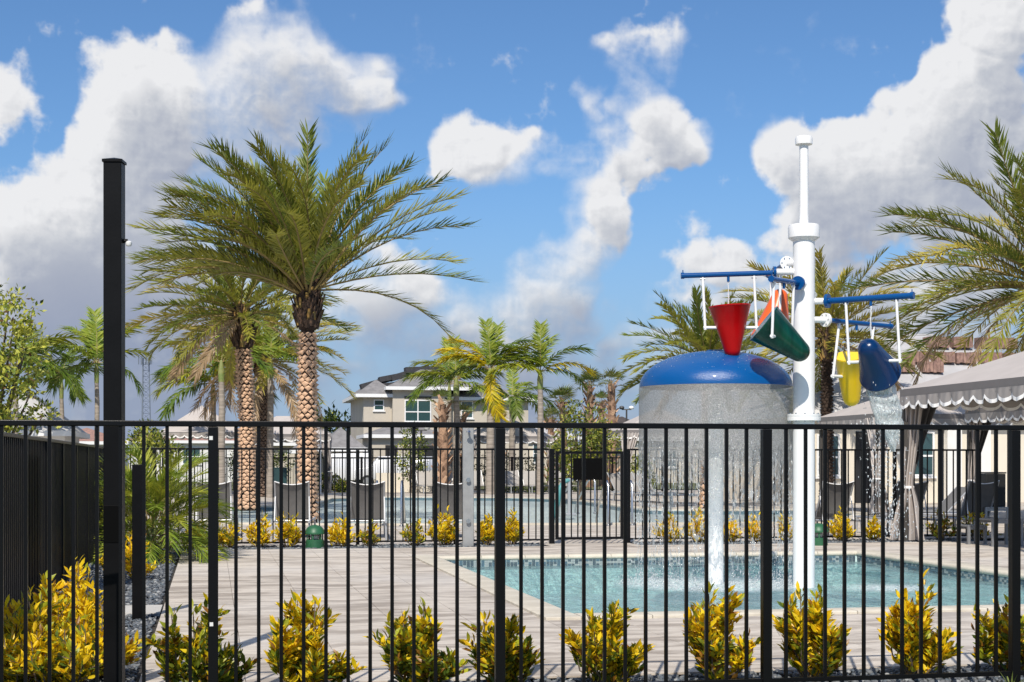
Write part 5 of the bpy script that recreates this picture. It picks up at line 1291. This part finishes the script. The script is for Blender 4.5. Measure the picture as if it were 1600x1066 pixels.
# ------------------------------------------------------------------ cabanas
def cabana(label, u, v, w, d, eave=2.47, rise=.70, scal=.345, curtains=('fl',), posts=True, ez=2.135, group='taupe canvas cabanas'):
    """u, v: far-left corner; the cabana reaches w to the right and d towards the camera"""
    root = thing('cabana', label, 'cabana', uv(u, v), A, group)
    x0, x1, y0, y1 = 0, w, -d, 0
    if posts:
        pm = MB().box(-.035, .035, -.035, .035, -.02, eave-.03).mesh('post', M('bronze_metal_post', (.06, .055, .05), .5), bevel=.004)
        for (x, y) in ((.06, -.06), (w-.06, -.06), (.06, -d+.06), (w-.06, -d+.06)): link('post', pm, root, loc=(x, y, 0))
    m_ = min(w, d)/2; mb = MB()
    r0, r1 = (Vector((w/2, -d+m_, eave+rise)), Vector((w/2, -m_, eave+rise))) if d >= w else (Vector((m_, -d/2, eave+rise)), Vector((w-m_, -d/2, eave+rise)))
    c = [Vector((x0, y0, eave)), Vector((x1, y0, eave)), Vector((x1, y1, eave)), Vector((x0, y1, eave))]
    def panel(pts, nm, mat=fabric, th=.012):
        n_ = (pts[1]-pts[0]).cross(pts[2]-pts[0]).normalized(); mbp = MB(); k = len(pts)
        mbp.add([p for p in pts] + [p - n_*th for p in pts], [tuple(range(k)), tuple(range(k, 2*k))[::-1]] + [(i, i+k, (i+1) % k + k, (i+1) % k) for i in range(k)])
        return mbp.build(nm, mat, root)
    if d >= w: panel([c[0], c[1], r0], 'roof_panel'); panel([c[1], c[2], r1, r0], 'roof_panel'); panel([c[2], c[3], r1], 'roof_panel'); panel([c[3], c[0], r0, r1], 'roof_panel')
    else: panel([c[0], c[1], r1, r0], 'roof_panel'); panel([c[1], c[2], r1], 'roof_panel'); panel([c[2], c[3], r0, r1], 'roof_panel'); panel([c[3], c[0], r0], 'roof_panel')
    # side band, then a hanging scalloped valance with white trim
    for (a_, b_, out) in ((c[0], c[1], Vector((0,-1,0))), (c[1], c[2], Vector((1,0,0))), (c[2], c[3], Vector((0,1,0))), (c[3], c[0], Vector((-1,0,0)))):
        Ln = (b_-a_).length; dr = (b_-a_)/Ln
        zb = ez + .165; mbb = MB()
        mbb.add([a_, b_, Vector((b_.x, b_.y, zb)), Vector((a_.x, a_.y, zb))] + [q - out*.006 for q in (a_, b_, Vector((b_.x, b_.y, zb)), Vector((a_.x, a_.y, zb)))], [(3,2,1,0), (4,5,6,7)])
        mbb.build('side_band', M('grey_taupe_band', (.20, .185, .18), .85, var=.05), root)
        ns = max(3, round(Ln/scal)); sw = Ln/ns; vs = []; fs = []; vt = []; ft = []; K = 8
        for i in range(ns*K + 1):
            s = i/K; fr_ = s - math.floor(s) if i < ns*K else 0.0; low = math.sin(math.pi*fr_)**.6 if 0 < fr_ < 1 else 0
            zl = ez + .085*(1-low); p = a_ + dr*s*sw; wv_ = out*(.012 + .018*math.sin(s*5.1 + Ln) + .012*math.sin(s*11.3)*1.0)
            vs += [p + out*.008 + Vector((0,0,zb+.05-eave)), p + wv_ + Vector((0,0,zl+.05-eave)) ]
            vt += [p + wv_ + out*.003 + Vector((0,0,zl+.055-eave)), p + wv_*1.1 + out*.002 + Vector((0,0,zl-eave))]
        for i in range(ns*K): fs.append((2*i, 2*i+1, 2*i+3, 2*i+2)); ft.append((2*i, 2*i+1, 2*i+3, 2*i+2))
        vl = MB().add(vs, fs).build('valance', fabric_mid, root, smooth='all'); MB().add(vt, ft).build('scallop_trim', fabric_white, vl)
    def curtain(cx_, cy_, dx, dy, s_top, dark=False, tie=.88, s_tie=.10, s_bot=.36, back=0.0, seed=0.0):
        mb = MB(); rows, cs = 26, 56; vs = []; dr = Vector((dx, dy, 0)); nr = Vector((-dy, dx, 0))
        for j in range(rows+1):
            z = (eave-.1)*(1-j/rows) + .02*j/rows
            if z > tie: f_ = (z-tie)/(eave-.1-tie); s = s_tie + (s_top-s_tie)*f_**1.3
            else: f_ = (tie-z)/tie; s = s_tie + (s_bot-s_tie)*f_**.75
            for i in range(cs+1):
                tt = i/cs; amp = .018 + .03*min(1, s/s_top) + (.02 if z < tie else 0)
                off = nr*(amp*1.25*math.sin(tt*2*math.pi*4.3 + .9*math.sin(z*2+seed) + 1.1*math.sin(tt*5+z))) + nr*.03*math.sin(z*4+tt*3)
                bk_ = back*max(0, (tie-z)/tie)**.75
                off = off + nr*.02*math.sin(tt*9 + z*6 + seed)
                vs.append(Vector((cx_, cy_, z)) + dr*(s*tt - bk_) + off)
        fs = [(j*(cs+1)+i, j*(cs+1)+i+1, (j+1)*(cs+1)+i+1, (j+1)*(cs+1)+i) for j in range(rows) for i in range(cs)]
        o = mb.add(vs, fs).build('curtain', fabric_shaded if dark else fabric, root, smooth='all')
        MB().lathe([(.075, -.02), (.082, 0), (.075, .02)], 20, (cx_ + dx*s_tie*.5, cy_ + dy*s_tie*.5, tie)).build('tieback', fabric_white, o, smooth=True)
    for k in curtains:
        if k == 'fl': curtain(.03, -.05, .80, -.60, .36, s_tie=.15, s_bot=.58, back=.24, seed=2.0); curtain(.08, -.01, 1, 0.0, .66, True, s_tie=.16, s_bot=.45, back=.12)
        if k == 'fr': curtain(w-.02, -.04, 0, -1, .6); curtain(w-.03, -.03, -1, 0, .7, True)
        if k == 'nl': curtain(.02, -d+.04, 0, 1, .6); curtain(.03, -d+.03, 1, 0, .55)
        if k == 'nr': curtain(w-.02, -d+.04, 0, 1, .5); curtain(w-.03, -d+.03, -1, 0, .6)
    return root
def corner(px, Z): p = at(px, Z); return p.x*CA + p.y*SA, -p.x*SA + p.y*CA
u_, v_ = corner(1406, 24.5); cabana('large near taupe cabana with white scalloped valance at the right edge', u_, v_, 3.6, 4.2, curtains=('fl',))
u_, v_ = corner(1278, 40); cabana('middle taupe cabana behind the poured water, lower left of the large one', u_, v_, 3.6, 3.6, curtains=('nl',), rise=.75)
u_, v_ = corner(1508, 33.2); cabana('taupe cabana whose valance shows under the large near one', u_, v_, 3.6, 3.4, curtains=('nl', 'fl'))
u_, v_ = corner(716, 71); cabana('taupe cabana beyond the big pool, behind the metal shower', u_, v_, 3.9, 3.2, curtains=('nl', 'nr'), rise=.8, scal=.5)
u_, v_ = corner(372, 66); cabana('taupe cabana beyond the pool, behind the feather palm trunks', u_, v_, 3.8, 3.2, curtains=('nl', 'nr'), rise=.8, scal=.5)
u_, v_ = corner(944, 58); cabana('taupe cabana left of the water curtain, with a small black curtain', u_, v_, 3.4, 3.0, curtains=('nl',), rise=.8)
u_, v_ = corner(252, 64); cabana('wide pale canopy without curtains, left beyond the pool', u_, v_, 3.4, 3.4, curtains=(), rise=1.15, ez=2.25, eave=2.5)

# ------------------------------------------------------------------ houses
def hip(x0, x1, y0, y1, z, h, oh, mat, parent, name='roof', fas=True):
    x0 -= oh; x1 += oh; y0 -= oh; y1 += oh; w, d = x1-x0, y1-y0; m_ = min(w, d)/2
    c = [(x0,y0,z),(x1,y0,z),(x1,y1,z),(x0,y1,z)]
    r = [(x0+m_, (y0+y1)/2, z+h), (x1-m_-.001, (y0+y1)/2, z+h)] if w >= d else [((x0+x1)/2, y0+m_, z+h), ((x0+x1)/2, y1-m_-.001, z+h)]
    fs = [(0,1,5,4),(1,2,5),(2,3,4,5),(3,0,4)] if w >= d else [(0,1,4),(1,2,5,4),(2,3,5),(3,0,4,5)]
    o = MB().add(c + r, fs + [(3,2,1,0)]).build(name, mat, parent)
    if fas:
        mb = MB()
        mb.box(x0-.02, x1+.02, y0-.03, y0-.002, z-.16, z+.03); mb.box(x0-.02, x1+.02, y1+.002, y1+.03, z-.16, z+.03)
        mb.box(x0-.03, x0-.002, y0-.001, y1+.001, z-.16, z+.03); mb.box(x1+.002, x1+.03, y0-.001, y1+.001, z-.16, z+.03)
        mb.box(x0+.01, x1-.01, y0+.01, y1-.01, z-.05, z-.012)
        mb.build('fascia', fascia, o)
    return o
def window(root, x0, x1, z0, z1, y=0, bars=True, mat=win_glass):
    f = MB(); t_ = .06
    f.box(x0-t_, x0, y-.05, y+.02, z0-t_, z1+t_); f.box(x1, x1+t_, y-.05, y+.02, z0-t_, z1+t_)
    f.box(x0+.001, x1-.001, y-.049, y+.02, z1, z1+t_); f.box(x0+.001, x1-.001, y-.049, y+.02, z0-t_, z0)
    if bars:
        zm = z0 + (z1-z0)*.45; f.box(x0+.001, x1-.001, y-.045, y+.0, zm-.03, zm+.03)
        if x1-x0 > 1.0:
            xm = (x0+x1)/2; f.box(xm-.03, xm+.03, y-.044, y+.0, z0+.001, zm-.031); f.box(xm-.03, xm+.03, y-.044, y+.0, zm+.031, z1-.001)
    o = f.build('window_frame', fascia, root)
    MB().box(x0+.002, x1-.002, y-.02, y-.012, z0+.002, z1-.002).build('pane', mat, o)
    MB().box(x0-.12, x1+.12, y-.09, y+.01, z0-t_-.07, z0-t_-.005).build('sill', fascia, o)
    return o
def house(label, px, Z, w, d, eave, rh, wm_, rm, wins=(), door=None, oh=.35, name='house', group=None, rz=A):
    p = at(px, Z); root = thing(name, label, 'house', (p.x, p.y, 0), rz, group)
    MB().box(0, w, 0, d, -.05, eave).build('wall', wm_, root)
    hip(0, w, 0, d, eave, rh, oh, rm, root)
    for (a_, b_, c_, e_) in wins: window(root, a_, b_, c_, e_)
    if door: MB().box(door[0], door[1], -.03, .0-.002, 0, door[2]).build('door', dark_open, root)
    return root
# grey two-storey house, in three blocks
p = at(568, 85); hs2 = thing('house', 'grey-beige two-storey house with white fascias and a big upper window behind the palms', 'house', (p.x, p.y, 0), A)
k = 85/F
def hx(px): # local x along the front for photo pixel px
    t_ = (px-800)/F; return ((t_*85 - p.x)) / (CA - t_*SA)
def hzz(py, x): return EYE + (HY-py)/F*(85 + x*SA)
xa, xb, xc = hx(612), hx(702), hx(826)
ea, eb, ec = hzz(617, 1), hzz(606, 2), hzz(622, 7)
MB().box(0, xa, 0, 8, -.05, ea).build('wall', stucco, hs2)
MB().box(xa+.002, xb, -.5, 8.2, -.05, eb).build('wall', stucco, hs2)
MB().box(xb+.002, xc, 0.1, 8, -.05, ec).build('wall', stucco, hs2)
hip(0, xa, 0, 8, ea, .9, .45, roof_grey, hs2); hip(xa, xb+1.2, -.5, 8.2, eb, 1.35, .4, roof_grey, hs2); hip(xb, xc, .1, 8, ec+.002, .95, .45, roof_grey, hs2)
window(hs2, hx(585.5), hx(598.5), hzz(640, .7), hzz(626, .7)); window(hs2, hx(632), hx(670), hzz(658, 2.5), hzz(627, 2.5), y=-.5)
window(hs2, hx(722), hx(738), hzz(652, 5.5), hzz(628, 5.5), y=.1); window(hs2, hx(770), hx(782), hzz(660, 7), hzz(645, 7), y=.1)
MB().box(hx(630), hx(672), -.56, -.502, hzz(623, 2.5), hzz(620, 2.5)).build('lintel', dark_open, hs2)
# black roof tile piles on its roof
for (px_, py_, w_, h_, rz_) in ((588, 598, 1.9, .30, .28), (612, 590, 1.5, .30, .2), (640, 583, 2.3, .34, .3), (662, 578, 2.2, .34, .05), (606, 604, .7, .4, .1)):
    q = at(px_, 87.5, py_) - Vector((p.x, p.y, 0)); q = Matrix.Rotation(-A, 3, 'Z') @ q
    MB().box(-w_/2, w_/2, -.5, .5, -h_/2, h_/2, 0, Matrix.Translation(q) @ Matrix.Rotation(-rz_, 4, 'Y')).build('tile_pile', M('charcoal_tile_pile', (.045, .045, .05), .8, var=.3, vscale=8), hs2)
# garage wing in front
gx0, gx1 = hx(565), hx(676)
MB().box(gx0, gx1, -4.2, -.502, -.05, 2.72).build('wall', stucco, hs2)
hip(gx0, gx1, -4.2, -.6, 2.74, .75, .3, roof_grey, hs2)
for (a_, b_) in ((590, 609), (640, 668)): MB().box(hx(a_)*.95, hx(b_)*.95, -4.24, -4.202, 0, 2.2).build('garage_opening', dark_open, hs2)
house('pale house with a light grey roof at the left edge', -40, 52, 3.0, 6, 2.35, 1.5, stucco_white, roof_pale, [(1.6, 2.4, .9, 1.8)])
house('low house with terracotta roof and a dark window behind the tall square post', 202, 100, 7.4, 7, 2.7, 1.15, stucco_white, roof_terra, [(.6, 1.6, 1.2, 2.2), (3.5, 4.6, 1.2, 2.2)])
house('terracotta roofed house seen between the palm trunks', 330, 112, 7, 6, 3.2, .95, stucco_light, roof_terra, [(1, 2, 1.2, 2.2)])
house('low house with a pinkish roof left of the tall square post', 70, 90, 4.5, 6, 2.5, .9, stucco_white, roof_terra, [(2, 3, 1, 2)])
house('garage with a grey hip roof left of the grey house', 508, 78, 1.8, 3.4, 2.0, 1.1, stucco, roof_grey, door=(.3, 1.5, 1.7))
house('second low garage with a grey hip roof behind the tallest palm trunk', 466, 80, 1.9, 3.5, 1.9, 1.0, stucco, roof_grey, door=(.3, 1.6, 1.7))
house('long grey-roofed building behind the cabanas on the left', 395, 88, 5.2, 4, 2.4, 1.5, stucco, roof_grey)
house('house with a dark brown hip roof left of the blue dome', 938, 110, 4.6, 6, 3.2, 1.5, stucco, roof_brown)
house('pale house with white windows right of the foxtail palms', 815, 98, 3.6, 5, 2.9, 1.1, stucco_light, roof_pale, [(.8, 1.4, 1.3, 2.5), (2.2, 2.8, 1.3, 2.5)])
house('grey wall of a neighbouring house seen behind the blue dome', 985, 96, 11, 6, 2.8, 1.3, stucco, roof_grey, [(2, 3, 1, 2), (6, 7, 1, 2)])
# cream building under construction on the right
p = at(1262, 47); rb = thing('building', 'cream building on the right with stacks of brown tiles on its unfinished roof', 'building', (p.x, p.y, 0), A)
BW = 11.0
MB().box(0, BW, 0, 9, -.05, 2.85).build('wall', stucco_light, rb)
hip(0, BW, 0, 9, 2.87, 2.9, .45, roof_pale, rb)
window(rb, .35, 1.0, .9, 2.1); window(rb, 3.4, 4.2, .9, 2.2); window(rb, 8.4, 9.3, .9, 2.2)
MB().box(1.6, 2.5, -.03, -.003, 0, 2.25).build('door', dark_open, rb)
for (a_, b_) in ((4.6, 5.1), (5.7, 6.1)): MB().box(a_, b_, -.25, -.003, 0, 2.6).build('pilaster', M('white_stucco', (.74, .73, .70)), rb)
r_ = random.Random(3); tile_t = MB().box(-.5, .5, -.5, .5, -.5, .5)
SL = ['leftmost brown tile stack in the lower row of the roof behind the navy bucket', 'second stack in the main row of brown roof tiles', 'third stack in the main row of brown roof tiles', 'fourth stack in the main row of brown roof tiles', 'rightmost stack in the main row of brown roof tiles',
      'leftmost stack in the upper row of brown roof tiles', 'second stack in the upper row of brown roof tiles', 'third stack in the upper row of brown roof tiles', 'rightmost stack in the upper row of brown roof tiles', 'left one of the two lowest brown tile stacks near the eave', 'right one of the two lowest brown tile stacks near the eave']
SL[0] = 'leftmost stack in the main row of brown roof tiles'
stack_list = []
for row, (zz_, yy, xs) in enumerate(((4.74, 2.6, [5.0, 5.85, 6.7, 7.55, 8.4]), (5.34, 3.6, [6.3, 7.2, 8.0, 8.8]), (4.38, 2.0, [4.2, 5.0]))):
    for x in xs: stack_list.append((x + r_.uniform(-.15, .15), yy, zz_))
for k, (x, y, z) in enumerate(stack_list):
    st_ = thing('tile_stack', SL[k], 'roof tiles', uv(0, 0) + Vector((p.x, p.y, 0)) + Matrix.Rotation(A, 3, 'Z') @ Vector((x, y, z)), A + r_.uniform(-.1, .1), 'brown tile stacks on the roof')
    for i in range(6):
        MB().box(-.36 + i*.12 + .006, -.36 + (i+1)*.12 - .006, -.28, .28, -.12 + r_.uniform(-.02, .02), .24 + r_.uniform(-.02, .02)).build('roof_tile', tile_brown, st_)
# low wall beyond the pool
wl = MB().box(0, 3.3, 0, .2, -.05, .82).build('low_wall', stucco_light, None); q = at(588, 64.5); wl.location = (q.x, q.y, 0); wl.rotation_euler = (0, 0, A); tag(wl, 'low beige wall beyond the big pool in front of the grey house', 'wall')
# vehicles
def car(label, px, Z, rz, body, Lc=4.4, Wc=1.8, Hc=1.6, van=False):
    q = at(px, Z); root = thing('parked_van' if van else 'parked_car', label, 'van' if van else 'car', (q.x, q.y, 0), rz)
    prof = [(-.5, .25), (-.5, .55), (-.46, .62), (-.26, .66), (-.14, .98), (.30, 1.0), (.44, .68), (.5, .62), (.5, .25)] if not van else [(-.5, .2), (-.5, .6), (-.42, .98), (.5, 1.0), (.5, .2)]
    mb = MB(); n_ = len(prof); vs = [(x*Lc, s*Wc/2*(1 if z < .7 else .86), z*Hc) for s in (-1, 1) for (x, z) in prof]
    mb.add(vs, [tuple(range(n_))[::-1], tuple(range(n_, 2*n_))] + [(i, (i+1) % n_, (i+1) % n_ + n_, i + n_) for i in range(n_)]).build('body', body, root, bevel=.05, smooth=True)
    for s in (-1, 1):
        y = s*(Wc/2*.93 + .012)
        if not van: MB().add([(-.22*Lc, y, .68*Hc), (.38*Lc, y, .69*Hc), (.27*Lc, y*.95, .94*Hc), (-.13*Lc, y*.95, .94*Hc)], [(0,1,2,3)] if s < 0 else [(3,2,1,0)]).build('side_window', car_glass, root)
        for x in (-.32, .32):
            w_ = MB().lathe([(0, -.11), (.30, -.11), (.33, -.08), (.33, .08), (.30, .11), (0, .11)], 20, mat=Matrix.Translation((x*Lc, s*(Wc/2-.1), .33)) @ Matrix.Rotation(R(90), 4, 'X')).build('wheel', rubber, root, smooth=True)
            MB().lathe([(0, -.125), (.19, -.12), (.19, .12), (0, .125)], 14, mat=Matrix.Translation((x*Lc, s*(Wc/2-.1), .33)) @ Matrix.Rotation(R(90), 4, 'X')).build('rim', frame_metal, w_, smooth=True)
    return root
car('white parked car with dark windows beyond the pool, before the grey house', 604, 76, .15, car_white, 3.2)
car('silver parked car half hidden by the slim young tree', 662, 79, .15, car_silver, 2.8)
car('white box van parked left of the white car', 545, 77, .15, car_white, 2.2, 1.8, 1.75, van=True)
# mast
q = at(226.5, 300); ms_ = thing('lattice_mast', 'slim grey lattice mast on the skyline right of the tall square post', 'mast', (q.x, q.y, 0), .3)
Hm = hz(560, 300); legs = []
for k in range(3):
    a_ = k*2.094; legs.append((Vector((1.25*math.cos(a_), 1.25*math.sin(a_), 0)), Vector((.75*math.cos(a_), .75*math.sin(a_), Hm))))
    MB().tube(legs[-1], .11, 6).build('leg', M('blue_grey_steel', (.16, .19, .24), .7), ms_)
mb = MB()
for j in range(18):
    for k in range(3):
        a0, a1 = legs[k], legs[(k+1) % 3]; s0, s1 = j/18, (j+1)/18
        mb.tube([a0[0].lerp(a0[1], s0), a1[0].lerp(a1[1], s1)], .05, 4, caps=False); mb.tube([a0[0].lerp(a0[1], s1), a1[0].lerp(a1[1], s1)], .04, 4, caps=False)
mb.build('bracing', MATS['blue_grey_steel'], ms_)
mb = MB()
for k in range(9):
    a_ = k*.698; mb.box(-.1, .1, -.05, .05, Hm-1.2, Hm+.5, 0, Matrix.Rotation(a_, 4, 'Z') @ Matrix.Translation((1.3, 0, 0)) @ Matrix.Rotation(R(90), 4, 'Z'))
mb.build('antenna', MATS['blue_grey_steel'], ms_)
# lamp posts
def lamp(label, px, Z, top):
    q = at(px, Z); root = thing('lamp_post', label, 'lamp post', (q.x, q.y, 0), 0); h = hz(top, Z)
    MB().tube([(0, 0, 0), (0, 0, h)], [.07, .05], 10).build('pole', M('dark_bronze', (.05, .05, .05), .5), root, smooth=True)
    mb = MB(); mb.tube([(-.28, 0, h), (.28, 0, h)], .03, 8); mb.build('cross_arm', MATS['dark_bronze'], root)
    for s in (-1, 1): MB().lathe([(0, .10), (.12, .06), (.16, -.02), (.12, -.10), (0, -.12)], 14, (s*.28, 0, h+.12)).build('lamp_head', white_paint if s > 0 else MATS['dark_bronze'], root, smooth=True)
lamp('tall lamp post rising over the dark brown roof', 979, 88, 640)
lamp('dark lamp post before the grey house, right of the young tree', 658, 72, 672)
q = at(501, 60); fp = MB().tube([(0, 0, 0), (0, 0, hz(662, 60))], [.03, .022], 8).build('flag_pole', white_paint, None, smooth=True); fp.location = (q.x, q.y, 0); tag(fp, 'thin pale pole standing right of the tallest palm trunk', 'pole')
bb = thing('utility_box', 'dark teal box beyond the pool, left of the tallest palm trunk', 'box', (at(435, 64).x, 64, 0), A)
MB().box(-.35, .35, -.3, .3, -.02, 1.0).build('cabinet', M('dark_teal_paint', (.02, .06, .065), .5), bb, bevel=.02)
MB().box(-.37, .37, -.32, .32, 1.003, 1.05).build('lid', MATS['dark_teal_paint'], bb, bevel=.01)
strp = MB().tube([(10.55, -.03, 1.08), (10.56, -.04, .95), (10.52, -.05, .8), (10.54, -.04, .66)], .012, 8).build('white_strap', fabric_white, lf, smooth=True)
